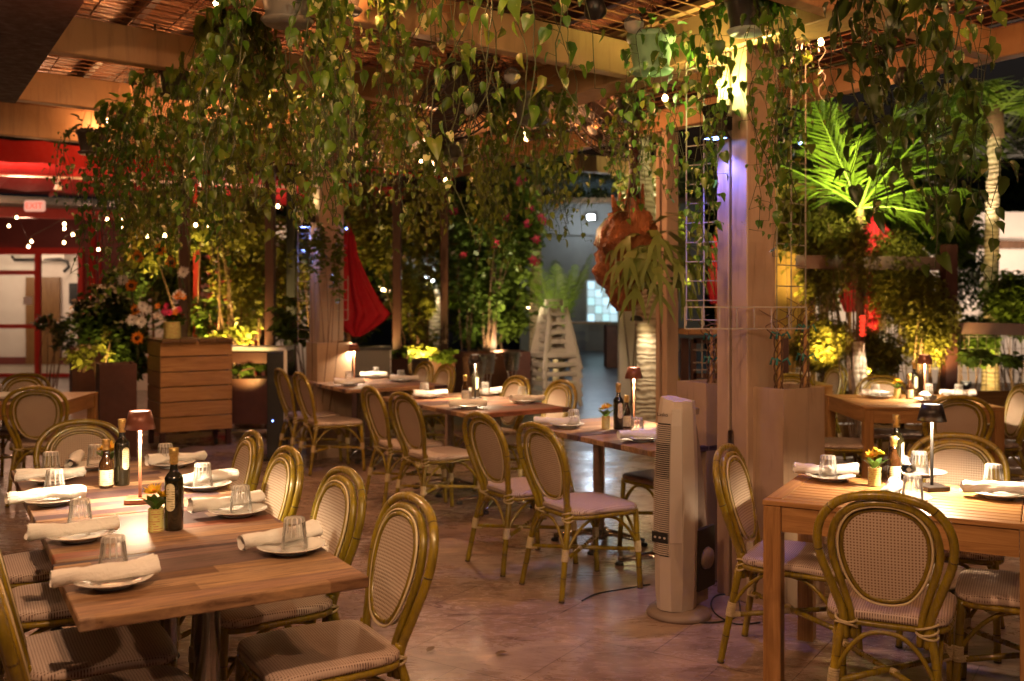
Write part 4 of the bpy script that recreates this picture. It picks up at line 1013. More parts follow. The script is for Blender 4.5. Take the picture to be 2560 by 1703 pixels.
# ------------------------------------------------------------------ ceiling fans on the main beam
def cage_fan(label, c, aim, r):
    t = thing('cage_fan', label, 'fan', c, 0, 'dark caged fans under the roof'); q = (Vector(aim) - Vector(c)).to_track_quat('Z', 'Y').to_matrix().to_4x4()
    b = MB()
    for k in range(32):
        a = 2 * PI * k / 32; d = Vector((math.cos(a), math.sin(a), 0))
        b.tube([d * .05 + Vector((0, 0, .085)), d * r * .6 + Vector((0, 0, .08)), d * r + Vector((0, 0, .0)), d * r * .6 + Vector((0, 0, -.08)), d * .06 + Vector((0, 0, -.09))], .0042, 4, caps=False)
    for rr, z in ((r, 0), (r * .8, .052), (r * .55, .078), (r * .3, .085), (r * .8, -.052), (r * .5, -.08)): b.tube([(rr * math.cos(a), rr * math.sin(a), z) for a in [2 * PI * i / 28 for i in range(28)]], .0055, 4, True)
    obj('wire_cage', b.xf(q), M['fanblack'], t)
    b = MB(); b.lathe([(0, .088), (.042, .088), (.042, .093), (0, .094)], 20); obj('center_badge', b.xf(q), M['paper'], t)
    for k in range(3):
        b = MB(); a = k * 2.094 + .5; d = Vector((math.cos(a), math.sin(a), 0)); s_ = Vector((-d.y, d.x, 0)); L = r * .86
        vs = [d * .05 - s_ * .03 + Vector((0, 0, -.02)), d * L * .5 - s_ * .13 + Vector((0, 0, -.03)), d * L - s_ * .1 + Vector((0, 0, -.03)), d * L + s_ * .06 + Vector((0, 0, .03)), d * L * .5 + s_ * .08 + Vector((0, 0, .03)), d * .05 + s_ * .03 + Vector((0, 0, .02))]
        b.add(vs + [v + Vector((0, 0, .003)) for v in vs], [(0, 1, 4, 5), (1, 2, 3, 4), (6, 11, 10, 7), (7, 10, 9, 8)], True); obj('fan_blade', b.xf(q), M['fanblade'], t)
    b = MB(); b.lathe([(0, -.19), (.06, -.18), (.07, -.09), (.05, -.02), (0, .02)], 16); obj('motor', b.xf(q), M['black'], t)
    b = MB(); up = Vector((0, 0, ZB + .1 - c[2])); v = q.to_3x3() @ Vector((0, 0, -.15)); b.tube([v, v + Vector((0, 0, .05)), v * 1.25 + up * .9], .014, 8); obj('bracket_arm', b, M['blackm'], t)
    return t
f1 = P(1160, 250, 6.05); cage_fan('large dark caged fan tilted over the middle tables', f1, f1 + Vector((.45, -.40, -.62)), .33)
f2 = P(1500, 305, 7.0); cage_fan('dark caged fan beside the green hanging pot', f2, f2 + Vector((-.55, -.25, -.62)), .36)
f3 = P(880, 355, 7.8); cage_fan('dark caged fan half hidden in the vine curtain', f3, f3 + Vector((.35, -.5, -.5)), .28)

# ------------------------------------------------------------------ string lights
def string(label, bulbs, sag=.03, m='bulb', cordm='black', r=.022, light=0.):
    t = thing('string_light', label, 'string lights', bulbs[0]); o = Vector(bulbs[0]); b = MB(); pts = []
    for p in bulbs: pts.append(Vector(p) - o + Vector((0, 0, .07)))
    b.tube(pts, .003, 4); obj('cord', b, M[cordm], t)
    for p in bulbs:
        q = Vector(p) - o; b = MB(); b.lathe([(0, -r * 1.1), (r * .7, -r * .8), (r, 0), (r * .7, r * .8), (r * .3, r * 1.3)], 12, q); bb = obj('bulb', b, M[m], t)
        b = MB(); b.lathe([(r * .4, r * 1.2), (r * .45, .07)], 8, q); obj('socket', b, M['black'], bb)
    return t
string('warm bulbs strung in front of the red framed building', [P(x, y, Y) for x, y, Y in ((22, 565, 14), (42, 544, 14.5), (71, 617, 13), (79, 604, 13.5), (161, 560, 12.5), (161, 572, 12.8), (182, 587, 12.7), (160, 607, 13.), (268, 549, 12), (302, 568, 12), (303, 547, 12.2), (246, 624, 13.5), (267, 624, 13.5))], r=.017)
string('warm bulbs strung through the vines at the red posts', [P(x, y, Y) for x, y, Y in ((368, 592, 11.6), (412, 589, 11.5), (489, 563, 11.4), (520, 563, 11.6), (557, 482, 11.3), (428, 508, 11.2), (695, 516, 11.3), (777, 490, 11))], r=.019)
string('clear bulbs under the roof near the big caged fan', [P(x, y, Y) for x, y, Y in ((1052, 401, 7.6), (1078, 409, 7.8), (1316, 330, 7.6), (1317, 347, 7.4), (1474, 322, 7.6), (1663, 246, 6.4), (2052, 106, 5.9), (1115, 452, 8.6))], r=.019)
string('warm bulbs in the far corner between hanging pots', [P(x, y, Y) for x, y, Y in ((252, 222, 7.8), (378, 185, 6.3), (372, 197, 6.5), (514, 150, 6.2), (388, 92, 5.6), (270, 302, 8.2), (304, 236, 8.), (540, 8, 5.2))], r=.015)
string('small bulbs glimpsed between the posts beyond the steel buckets', [P(x, y, Y) for x, y, Y in ((948, 707, 17), (954, 716, 17), (957, 723, 17), (966, 729, 17), (977, 731, 17), (1322, 766, 19), (1305, 748, 19))], r=.035)
for p, lab in ((P(1585, 60, 4.9), 'glass globe hanging above the green pot'), (P(1280, 190, 5.9), 'glass globe hanging by the leaves before the big fan')):
    t = thing('glass_globe', lab, 'globe', p, 0, 'hanging glass globes'); b = MB(); b.lathe([(.001, -.05), (.03, -.04), (.046, -.018), (.05, .0), (.046, .02), (.03, .04), (.012, .05)], 20); obj('globe', b, M['glass'], t)
    b = MB(); b.tube([(0, 0, .05), (0, 0, ZB + .2 - p.z)], .002, 4); obj('hanging_wire', b, M['wire'], t)

# ------------------------------------------------------------------ hanging pothos
HEART = [(0, 0, 0), (-.06, .30, .07), (.05, .50, .13), (.30, .52, .13), (.58, .37, .07), (.82, .16, .02), (1., 0, -.02)]
FO = [1., 1., 0.]
def heart(b, base, d, nz, L, curl):
    """a heart-shaped leaf: two lobes either side of the midrib, folded upward"""
    d = d.normalized(); s_ = d.cross(nz); s_ = s_.normalized() if s_.length > 1e-4 else d.orthogonal().normalized(); nz = s_.cross(d)
    mid = [(0, 0), (.2, 0), (.5, 0), (.8, 0), (1., -.02)]
    f = lambda u, v, h: base + d * (L * u) + s_ * (L * v) + nz * (L * (h - curl * u * u))
    vs = [f(u, 0, 0) for u in (0, .18, .45, .75, 1.)]; q_ = FO[0]
    for sg in (1, -1): k_ = FO[1]; vs += [f(-.045, .17 * sg * k_, .05 * q_), f(.12, .36 * sg * k_, .13 * q_), f(.42, .37 * sg * k_, .13 * q_ + .05 * sg * FO[2]), f(.74, .20 * sg * k_, .05 * q_ - .06 * sg * FO[2])]
    fs = [(0, 1, 6, 5), (1, 2, 7, 6), (2, 3, 8, 7), (3, 4, 8), (0, 9, 10, 1), (1, 10, 11, 2), (2, 11, 12, 3), (3, 12, 4)]
    b.add(vs, fs, True)
def strands(b, org, n, l0, l1, spread, leaf, seed, gap=.055, drift=(0, 0), out=.06, dens=1.):
    rn = random.Random(seed); org = Vector(org)
    nb = max(3, n // 6); bun = [(2 * PI * (i + rn.random() * .6) / nb, rn.uniform(.55, 1.)) for i in range(nb)]
    for k in range(n):
        ba, bl_ = bun[k % nb]; a = ba + rn.gauss(0, .22); d = Vector((math.cos(a), math.sin(a), 0)); L = (l0 + (l1 - l0) * bl_) * rn.uniform(.55, 1.05)
        p = org + d * out * .6; pts = [p.copy(), p + d * out * .7 + Vector((0, 0, .02))]; p = pts[-1].copy() + d * out * .4 - Vector((0, 0, .04)); pts.append(p.copy())
        z = 0; vx = d * spread * rn.uniform(.3, 1.) + Vector((drift[0], drift[1], 0)); ph = rn.random() * 6
        while z < L:
            st = .05; z += st; w_ = Vector((math.sin(z * 9 + ph), math.cos(z * 7 + ph * 2), 0)) * .015 + Vector((rn.uniform(-1, 1), rn.uniform(-1, 1), 0)) * .009
            p = p + vx * st * (1 - .6 * z / L) + w_ + Vector((0, 0, -st)); pts.append(p.copy())
        if rn.random() < .35: pts.append(p + Vector((rn.uniform(-.07, .07), rn.uniform(-.05, .05), rn.uniform(0, .05))))
        b.m = 1; b.tube(pts, .0026 if rn.random() < .25 else .0016, 4, caps=False); b.m = 0
        acc = 0; side = 1; nxt = .02
        for i in range(1, len(pts)):
            seg = (pts[i] - pts[i - 1]).length; acc += seg
            if acc > nxt:
                nxt = acc + gap * rn.uniform(.5, 1.2) / dens * .85; side = -side
                ang = rn.uniform(0, 2 * PI); o = Vector((math.cos(ang), math.sin(ang), rn.uniform(-.1, .5))).normalized()
                pet = rn.uniform(.02, .05); q = pts[i] + o * pet
                b.m = 1; b.tube([pts[i], q], .0011, 3, caps=False); b.m = 0
                frac = acc / max(L, .1); sz = leaf * rn.choice((.5, .7, .85, 1., 1.05, 1.35)) * rn.uniform(.85, 1.15) * (1 - .35 * min(1, frac))
                dd = o * rn.uniform(.2, .8) + Vector((rn.uniform(-.3, .3), rn.uniform(-.3, .3), -rn.uniform(.5, 1.3)))
                nn = o + Vector((rn.uniform(-.9, .9), rn.uniform(-.9, .9), rn.uniform(-.1, 1.))); FO[0] = rn.uniform(.3, 2.6); FO[1] = rn.uniform(.72, 1.12); FO[2] = rn.uniform(-1, 1); b.m = 2 if rn.random() < .13 else (3 if rn.random() < .3 else 0)
                heart(b, q, dd, nn, sz, rn.uniform(.05, .65)); b.m = 0
GPOTH = 'trailing pothos plants hung from the pergola'
def hanging(label, px, pyb, Y, pr, ph, n, l0, l1, leaf, seed, m='vine', pot='dpot', spread=.25, drift=(0, 0), saucer=False, ztop=None, zb=None, dens=1., gap=.055, crown=16, out=None):
    c = P(px, pyb, Y)
    if zb: c.z = zb
    t = thing('hanging_plant', label, 'hanging plant', c, seed * .7, GPOTH); ztop = (ztop or ZB + .2) - c.z
    b = MB(); b.lathe([(pr * .68, 0), (pr * .72, .012), (pr * .93, ph * .82), (pr * 1.0, ph * .84), (pr * 1.03, ph), (pr * .97, ph), (pr * .88, ph * .8)], 32, flute=.012 if pot == 'gpot' else .006, nf=30 if pot == 'gpot' else 16, capt=False); pt = obj('flower_pot', b, M[pot], t)
    b = MB(); b.lathe([(0, -.004), (pr * .80, -.006), (pr * .92, .010), (pr * .9, .012), (pr * .7, .002)], 28, capt=False); obj('saucer', b, M['saucer' if saucer else pot], pt)
    b = MB(); b.lathe([(0, ph * .8), (pr * .9, ph * .8)], 16); obj('potting_soil', b, M['soil'], pt)
    for k in range(3):
        a = k * 2.094; b = MB(); b.tube([(pr * math.cos(a), pr * math.sin(a), ph * .9), (pr * .5 * math.cos(a), pr * .5 * math.sin(a), ph + (ztop - ph) * .45), (0, 0, ztop)], .0022, 4); obj('hanger_wire', b, M['wire'], t)
    b = MB(); strands(b, (0, 0, ph * .85), n, l0, l1, spread, leaf, seed, gap, drift, out or pr, dens)
    rn = random.Random(seed)
    for k in range(crown):
        a = rn.random() * 6.28; d = Vector((math.cos(a), math.sin(a), rn.uniform(.2, 1.2))); heart(b, Vector((0, 0, ph * .85)) + d * pr * rn.uniform(.5, 1.2), d + Vector((0, 0, -.3)), Vector((0, 0, 1)), leaf * rn.uniform(.7, 1.1), .3)
    obj('trailing_vines', b, [M[m], M['stem'], M['vine_v'], M['vine_y' if m != 'vine_d' else 'vine_d']], t); return t
hanging('pothos in the ribbed sage green pot under the lit beam', 1628, 180, 5.0, .122, .185, 11, .22, 1.05, .058, 11, 'vine_g', 'gpot', .12, dens=1.1)
hanging('pothos in the dark pot with a pale saucer above the lit pillar', 1866, 82, 4.6, .098, .16, 20, .5, 1.35, .062, 12, 'vine', 'dpot', .10, (.03, 0), True)
hanging('pothos in the big grey pot at the top of the long vine curtain', 718, 58, 4.0, .115, .17, 22, .35, 1.1, .064, 13, 'vine', 'greypot', .30, dens=1.1)
hanging('pothos with the dark pot showing on its open side, over the doors', 318, 322, 6.2, .075, .14, 38, .3, 1.2, .060, 14, 'vine', 'dpot', .30, (.02, 0), dens=1.35)
hanging('small leaved plant in a dark basket nearest the red awning', 232, 385, 7.0, .11, .16, 18, .15, .75, .05, 15, 'vine_d', 'dpot', .2, dens=1.3)
hanging('bushy pothos in a pale pot high in the vine curtain', 585, 128, 5.2, .10, .17, 42, .4, 1.2, .074, 16, 'vine_y', 'greypot', .32, (-.04, 0), dens=1.25)
hanging('pothos in a dark basket at the shoulder of the vine curtain', 440, 242, 5.8, .10, .15, 40, .4, 1.15, .060, 17, 'vine', 'dpot', .32, dens=1.35)
hanging('full pothos filling the middle of the vine curtain', 850, 30, 4.5, .11, .16, 20, .5, 1.22, .062, 18, 'vine', 'dpot', .34, dens=1.2)
hanging('variegated pothos with long strands ending in curled tips', 985, -40, 4.3, .11, .16, 12, .6, 1.22, .062, 19, 'vine_v', 'dpot', .26, (-.02, 0))
hanging('pothos in a round wooden basket below the big caged fan', 1128, 400, 6.9, .11, .15, 30, .2, .72, .062, 20, 'vine_y', 'greypot', .2, dens=1.4)
hanging('big leaved pothos closest to the camera before the fans', 1268, -130, 3.7, .10, .15, 13, .35, 1.0, .085, 21, 'vine', 'dpot', .34, (.03, 0), gap=.10)
hanging('yellowing pothos in the grey pot over the driveway entrance', 1330, 304, 6.1, .125, .16, 46, .35, 1.0, .058, 22, 'vine_y', 'greypot', .14, (.03, 0), dens=1.35)
hanging('thin trailing pothos right above the hanging root', 1575, 300, 6.3, .09, .13, 16, .25, .7, .058, 23, 'vine', 'dpot', .14, dens=1.1)
hanging('dark blurred pothos trailing in front of the palm fronds', 2185, -230, 3.2, .10, .15, 13, .35, 1.12, .074, 24, 'vine_d', 'dpot', .02, gap=.052, out=.03)
hanging('long dark pothos at the frame edge ending in a yellow-green leaf', 2398, -170, 3.5, .10, .16, 12, .4, 1.5, .076, 25, 'vine_d', 'dpot', .03, (-.01, 0), gap=.055, out=.045)
hanging('pothos wound around the trellis of the lit pillar', 1955, 130, 5.25, .09, .14, 14, .3, .95, .058, 26, 'vine_y', 'dpot', .05, (-.03, 0))
hanging('pothos hanging deep behind the left shoulder of the curtain', 680, 215, 6.4, .10, .15, 34, .4, 1.1, .060, 27, 'vine_y', 'dpot', .3, dens=1.25)
hanging('pothos hanging in front of the half hidden caged fan', 835, 255, 6.6, .10, .15, 34, .4, 1.1, .060, 28, 'vine', 'dpot', .28, dens=1.2)
hanging('pothos between the curtain and the wooden basket', 985, 300, 7.2, .10, .15, 22, .3, .85, .058, 29, 'vine_y', 'dpot', .2, dens=1.2)
hanging('pothos hanging behind the dark basket of the curtain shoulder', 500, 330, 7.4, .10, .15, 32, .4, 1.1, .060, 30, 'vine_d', 'dpot', .3, dens=1.3)

q = P(2055, 108, 5.6); rb = tag(obj('curly_ribbon', (lambda b: (b.tube(spline([(0.02 * math.sin(k * 1.5), .012 * math.cos(k * 1.5), -.036 * k) for k in range(10)], 4), .0022, 4), b)[1])(MB()), M['paper']), 'thin white curly ribbon dangling from the mesh between lit pillar and palms', 'ribbon'); rb.location = q
# root burl with staghorn fern
t = thing('hanging_root', 'carved reddish root with a staghorn fern hung from the edge beam', 'hanging root', P(1576, 640, 7.2)); b = MB()
N, K = 60, 48; vs = []
for i in range(N + 1):
    f = i / N; z = .42 - .82 * f; r = .055 + .155 * math.sin(PI * min(1, f * 1.02)) ** .7 * (1 - .15 * f)
    if f < .12: r *= .75
    for k in range(K):
        a = 2 * PI * k / K; q = Vector((math.cos(a), math.sin(a), z)); d = 1 + .50 * noise.noise(Vector((q.x * 1.9, q.y * 1.9, z * 5))) + .12 * noise.noise(Vector((q.x * 11, q.y * 11, z * 30))) + .30 * noise.noise(Vector((q.x * 5, q.y * 5, z * 13 + 7)))
        vs.append((r * d * q.x - .02 + .03 * math.sin(5 * z), r * d * q.y, z))
b.add(vs, [(i * K + k, i * K + (k + 1) % K, (i + 1) * K + (k + 1) % K, (i + 1) * K + k) for i in range(N) for k in range(K)], True); obj('root_wood', b, M['burl'], t)
b = MB()
for k in range(5):
    rn = random.Random(k); b.tube([(-.10 + .04 * k, 0, .30), (-.12 + .05 * k, -.02, .38 + .03 * (k % 2)), (-.13 + .055 * k, 0, .44 + .02 * k)], [.03, .022, .008], 7)
obj('root_spur', b, M['burl'], t)
b = MB(); b.tube([(0.02, 0, .35), (0.03, 0, .6), (.02, 0, ZB + .02 - t.location.z)], [.05, .04, .035], 8); obj('hanging_strap', b, M['redpost'], t)
rn = random.Random(3)
for k in range(38):
    b = MB(); a = rn.uniform(-3.3, .9) if k % 4 else rn.uniform(0, 6.28); d = Vector((math.cos(a), math.sin(a) - .35, 0)); L = rn.uniform(.30, .62)
    if d.x < 0: L *= .75
    base = Vector((.06 + .08 * rn.random(), -.05, rn.uniform(-.30, .25))); pts = [base + d * (L * f) + Vector((0, 0, .16 * math.sin(f * 2.2) - .62 * L * f * f)) for f in (0, .25, .5, .72)]
    wd = rn.uniform(.022, .036)
    def strip(ps, ws):
        vs = []
        for i, p in enumerate(ps):
            dd = (ps[min(i + 1, len(ps) - 1)] - ps[max(i - 1, 0)]).normalized(); s_ = dd.cross(Vector((d.x, d.y, .4))); s_ = s_.normalized(); vs += [p - s_ * ws[i], p + s_ * ws[i]]
        b.add(vs, [(2 * i, 2 * i + 1, 2 * i + 3, 2 * i + 2) for i in range(len(ps) - 1)], True)
    strip(pts, [wd * .7, wd, wd * 1.1, wd * 1.5])
    for sg in (-1, 0, 1):
        e = pts[-1]; s_ = Vector((-d.y, d.x, 0)) * sg; strip([e - (e - pts[-2]) * .05, e + s_ * .04 + d * .05 + Vector((0, 0, -.08)), e + s_ * .07 + d * .07 + Vector((0, 0, -.19 - .04 * rn.random()))], [wd * .6, wd * .6, wd * .12])
    obj('fern_frond', b, M['fern'], t)
# ------------------------------------------------------------------ garden and buildings around the patio
def cloud(b, c, rx, ry, rz, n, size, rn, droop=.3, thin=.34, shell=False):
    """n leaves scattered through an ellipsoid, thicker in clumps"""
    c = Vector(c); cl = [Vector((rn.gauss(0, .45), rn.gauss(0, .45), rn.gauss(0, .45))) for _ in range(max(6, n // 90))]
    for i in range(n):
        k = cl[i % len(cl)]; q = k + Vector((rn.gauss(0, .20), rn.gauss(0, .20), rn.gauss(0, .20)))
        if q.length > 1.15: q = q.normalized() * rn.uniform(.6, 1.1)
        p = c + Vector((q.x * rx, q.y * ry, q.z * rz)); a = rn.uniform(0, 6.283); d = Vector((math.cos(a), math.sin(a), rn.uniform(-.9, .6) - droop)).normalized()
        s_ = d.cross(Vector((rn.uniform(-.6, .6), rn.uniform(-.6, .6), 1))).normalized(); L = size * rn.uniform(.6, 1.3); nz = s_.cross(d)
        b.add([p, p + d * L * .45 + s_ * L * thin + nz * L * .08, p + d * L, p + d * L * .45 - s_ * L * thin + nz * L * .08], [(0, 1, 2, 3)], True)
def shrub(label, clouds, m, seed, size=.07, stems=6, base=None, name='shrub', cat='plant', group=None, thin=.34, flowers=None, stemm='bark', sr=.012):
    rn = random.Random(seed); c0 = Vector(clouds[0][0]); base = Vector(base) if base else Vector((c0.x, c0.y, 0)); t = thing(name, label, cat, base, 0, group)
    b = MB()
    for c, rx, ry, rz, n in clouds: cloud(b, Vector(c) - base, rx, ry, rz, n, size, rn, thin=thin)
    obj('foliage', b, M[m], t); b = MB()
    for k in range(stems):
        c, rx, ry, rz, n = clouds[k % len(clouds)]; e = Vector(c) - base + Vector((rn.uniform(-1, 1) * rx * .8, rn.uniform(-1, 1) * ry * .8, rn.uniform(.1, 1) * rz * .8)); s_ = Vector((rn.uniform(-1, 1) * min(.5, rx) * .5, rn.uniform(-1, 1) * ry * .2, 0))
        mid = s_.lerp(e, .5) + Vector((rn.uniform(-.1, .1), rn.uniform(-.1, .1), .05)); b.tube(spline([s_, mid, e], 4), [sr * (1 - .09 * i) for i in range(9)], 5)
    if stems: obj('stem', b, M[stemm], t)
    if flowers:
        for fm, pts, r in flowers:
            for p in pts: b = MB(); flower(b, Vector(p) - base, r, (rn.uniform(-.5, .5), -1, rn.uniform(0, .6)), 6, .3, rn); obj('blossom', b, M[fm], t)
    return t
def frond(b, base, d, L, n, ll, droop=.8, rn=random, tilt=.5, w_=.016, up=Vector((0, 0, 1)), b2=None):
    """one feather frond: arched rachis with leaflets to both sides"""
    d = Vector(d).normalized(); hz = Vector((d.x, d.y, 0)); hz = hz.normalized() if hz.length > .05 else Vector((1, 0, 0)); pts = []
    for i in range(n + 1):
        f = i / n; pts.append(base + d * (L * f) + Vector((0, 0, -droop * L * f * f * .5)))
    (b2 or b).tube(pts, [.012 * (1 - .8 * i / n) + .002 for i in range(n + 1)], 5, caps=False)
    for i in range(2, n + 1):
        f = i / n; tg = (pts[i] - pts[i - 1]).normalized(); s0 = tg.cross(up); s0 = s0.normalized() if s0.length > .05 else Vector((0, 1, 0)); nz = s0.cross(tg)
        l = ll * (math.sin(PI * min(.98, f * .86 + .12)) ** .6) * rn.uniform(.72, 1.12)
        for sg in (-1, 1):
            q = (s0 * sg * .82 + tg * rn.uniform(.45, .8) - nz * rn.uniform(-.04, .24)).normalized(); e = q.cross(nz).normalized() * w_; p = pts[i]; m1 = p + q * l * .5 + nz * .0; tip = p + q * l + Vector((0, 0, -l * tilt * .5 * rn.uniform(.4, 1.3)))
            b.add([p - e * .5, p + e * .5, m1 + e + Vector((0, 0, -l * tilt * .15)), m1 - e + Vector((0, 0, -l * tilt * .15)), tip], [(0, 1, 2, 3), (3, 2, 4)], True)
def palm(label, base, h, r0, r1, fronds, m='palmleaf', lean=(0, 0), shaft=True, bark='palmbark', L=1.6, ll=.5, seed=1, trunk=True, group=None, nfr=34, wd=.016):
    t = thing('palm_tree', label, 'palm tree', base, 0, group); rn = random.Random(seed); top = Vector((lean[0], lean[1], h))
    if trunk:
        b = MB(); pts = []; rs = []
        for i in range(41): f = i / 40; pts.append(Vector((lean[0] * f * f, lean[1] * f * f, h * f))); rs.append((r0 + (r1 - r0) * min(1, f * 1.3)) * (1 + .014 * noise.noise(Vector((i * 1.7, r0 * 50, 0)))) * (1.25 - .25 * min(1, f * 6)))
        b.tube(pts, rs, 16); obj('trunk', b, M[bark], t)
        if shaft: b = MB(); b.tube([top - Vector((0, 0, .25)), top + Vector((0, 0, .1)), top + Vector((0, 0, .45))], [r1 * 1.35, r1 * 1.2, r1 * .6], 12); obj('crown_shaft', b, M['bark'], t)
    for d, LL, dr in fronds:
        b = MB(); frond(b, top + Vector(d).normalized() * r1 * .5, d, LL, nfr, ll * LL / L, dr, rn, w_=wd); obj('frond', b, M[m], t)
    return t

# --- the red framed building with its glazed doors (facing us, far on the door side)
Yb = 20.0
bl = thing('red_building', 'red framed glazed building with white room behind its doors', 'building', P(60, 900, Yb) * Vector((1, 1, 0)) if False else (P(60, 900, Yb).x, Yb, 0)); O = bl.location.copy()
def pb(name, x0, x1, y0, y1, Y, th, m, parent=bl, zlo=None):
    a = P(x0, y0, Y); c = P(x1, y1, Y); z1 = a.z; z0 = c.z if zlo is None else zlo; b = MB()
    b.box(Vector(((a.x + c.x) / 2, Y + th / 2, (z0 + z1) / 2)) - (O if parent is bl or parent in bl.children else Vector()), (abs(c.x - a.x), th, z1 - z0)); return obj(name, b, M[m], parent)
M['redwall'] = noisy('dark_red_wall', (.14, .035, .03), (.20, .05, .04), 2, .6)
pb('upper_wall', -400, 330, 380, 620, Yb + .1, .15, 'redwall'); pb('head_rail', -400, 205, 620, 636, Yb - .06, .1, 'redframe')
for x0, x1 in ((-60, -48), (86, 99), (194, 206)): pb('door_jamb', x0, x1, 636, 941, Yb - .05, .09, 'redframe', zlo=0)
for y0, y1 in ((676, 687), (811, 821)): pb('door_rail', -60, 86, y0, y1, Yb - .04, .07, 'redframe')
pb('threshold', -60, 200, 934, 944, Yb - .05, .09, 'redframe', zlo=0)
gp = pb('glass_pane', -55, 194, 636, 936, Yb, .01, 'pane', zlo=.05)
pb('back_wall', -400, 400, 560, 920, 24.0, .1, 'white', zlo=0); pb('side_wall', 206, 330, 620, 941, Yb + .1, .15, 'redwall', zlo=0)
pb('inner_door', 64, 148, 693, 910, 23.9, .08, 'woodv', zlo=0); pb('skirting', -400, 400, 893, 905, 23.94, .04, 'redwall', zlo=0)
ac = pb('wall_unit', 92, 160, 632, 652, 23.6, .3, 'white'); pb('picture', 172, 194, 708, 760, 23.9, .05, 'black'); pb('notice', 58, 80, 742, 762, Yb - .03, .01, 'paper')
b = MB(); b.tube([P(30, 640, 23.7) - O, P(36, 650, 23.7) - O, P(150, 648, 23.6) - O, P(168, 655, 23.6) - O, P(172, 668, 23.6) - O, P(160, 680, 23.6) - O], .04, 6); obj('pipe', b, M['black'], bl)
for x0, x1, y0, y1 in ((222, 238, 560, 870), (247, 252, 580, 640)): pb('red_post', x0, x1, y0, y1, 17.5, .1, 'redframe', zlo=0)
lamp('room_lamp', P(-60, 640, 22), 95, (1, .70, .46), r=.2); lamp('room_lamp', P(150, 610, 22.3), 60, (1, .66, .44), r=.2)
lamp('door_lamp', P(60, 590, 17.5), 30, (1, .5, .3), r=.1)
def bar_thing(name, label, cat, a, c, w_, h_, m, group=None, bev=0):
    b = MB(); b.bar(a, c, w_, h_, bev=bev); return tag(obj(name, b, M[m]), label, cat, group)
bar_thing('duct', 'long grey duct under the red canopy above the doors', 'duct', P(-250, 490, 15.5), P(350, 513, 17.5), .22, .22, 'chrome', bev=.05)
bar_thing('red_beam', 'red steel beam beneath the grey duct', 'beam', P(-250, 522, 15.8), P(360, 543, 17.8), .1, .16, 'redframe')
# canopy
cv = lambda px, z, k=0.: (lambda a: a)(Vector((0, 0, 0)))
e0 = P(0, 350, 11.8); e1 = P(900, 423, 14.5); dv = (e1 - e0); dv.z = 0; dv.normalize(); nv = Vector((-dv.y, dv.x, 0)); c0 = e0 - dv * 4; cL = e1 + dv * 1.6
t = thing('red_awning', 'long bright red canopy beyond the patio roof', 'awning', (c0.x, c0.y, 0)); b = MB(); n = 30; vs = []
def aw(f, k, z): q = c0.lerp(cL, f) + nv * k - Vector((c0.x, c0.y, 0)); return (q.x, q.y, z + .015 * math.sin(f * 90))
for f in [i / n for i in range(n + 1)]: vs += [aw(f, 0, 3.46), aw(f, .02, 3.20), aw(f, 0.03, 3.46)]
b.add(vs, [(3 * i, 3 * i + 1, 3 * i + 4, 3 * i + 3) for i in range(n)] + [(3 * i + 1, 3 * i + 2, 3 * i + 5, 3 * i + 4) for i in range(n)]); obj('valance', b, M['redcanvas'], t)
b = MB(); vs = []
for f in [i / n for i in range(n + 1)]: vs += [aw(f, .1, 3.42), aw(f, 1.6, 3.36), aw(f, 3.4, 3.20)]
b.add(vs, [(3 * i + k, 3 * i + k + 1, 3 * i + k + 4, 3 * i + k + 3) for i in range(n) for k in (0, 1)]); obj('canvas', b, M['redcanvas'], t)
for k in range(9):
    f = k / 8; b = MB(); b.bar(aw(f, .1, 3.36), aw(f, 3.4, 3.14), .04, .05); obj('frame_rib', b, M['redframe'], t)
p0, p1 = P(-250, 426, 12.6), P(720, 468, 14.8)
tr = thing('light_rail', 'white rail with a hanging spot lamp under the red canopy', 'light rail', p0); b = MB(); b.tube([(0, 0, 0), p1 - p0], .018, 8); obj('rail', b, M['paper'], tr)
for f in (.37, .78):
    b = MB(); q = (p1 - p0) * f; b.lathe([(.045, -.17), (.05, -.165), (.03, -.08), (.02, -.05), (.012, 0)], 12, q); obj('spot_head', b, M['paper'], tr)
ex = thing('exit_sign', 'small pale lit EXIT sign above the red doors', 'sign', P(87, 515, 14)); b = MB(); b.box((0, 0, 0), (.30, .05, .16), bev=.03); obj('sign_box', b, emis('sign_glow', (1, .42, .28), .55), ex)
text_part('lettering', 'EXIT', .12, emis('exit_red', (1, .04, .02), 1.6), ex, (0, -.03, -.04), (rad(90), 0, 0))
for px, Y, pw in ((40, 13.2, 17), (560, 13.9, 14), (960, 14.8, 12)): lamp('canopy_lamp', P(px, 470, Y), pw, (1, .5, .3), r=.08)

# --- dark red posts with planters between them
for px, Y, lab in ((461, 11.6, 'thick dark red post behind the wooden pallet planter'), (676, 12.0, 'dark red post beside the black pylon'), (729, 12.6, 'nearly black post just beyond the far pillar'), (993, 13.0, 'dark red post between crimson umbrella and lit twigs'),
                   (1111, 13.8, 'dark red post behind the first steel bucket'), (1232, 15.0, 'dark red post nearest the driveway')):
    p = P(px, 700, Y); bar_thing('garden_post', lab, 'post', Vector((p.x, Y, 0)), Vector((p.x, Y, 3.15)), .11, .11, 'redpost' if px != 729 else 'black', 'dark red posts along the garden', .006)
bar_thing('pale_post', 'slim pinkish post lit by a bulb behind the thick dark post', 'post', Vector((P(492, 0, 13.2).x, 13.2, .6)), Vector((P(492, 0, 13.2).x, 13.2, 3.1)), .075, .075, 'redframe')
a = P(440, 0, 11.7); c = P(1240, 0, 15.1); bar_thing('header_beam', 'dark red header on top of the garden posts', 'beam', Vector((a.x, a.y, 3.2)), Vector((c.x, c.y, 3.2)), .12, .16, 'redpost')
PG = 'dark planters along the garden edge'
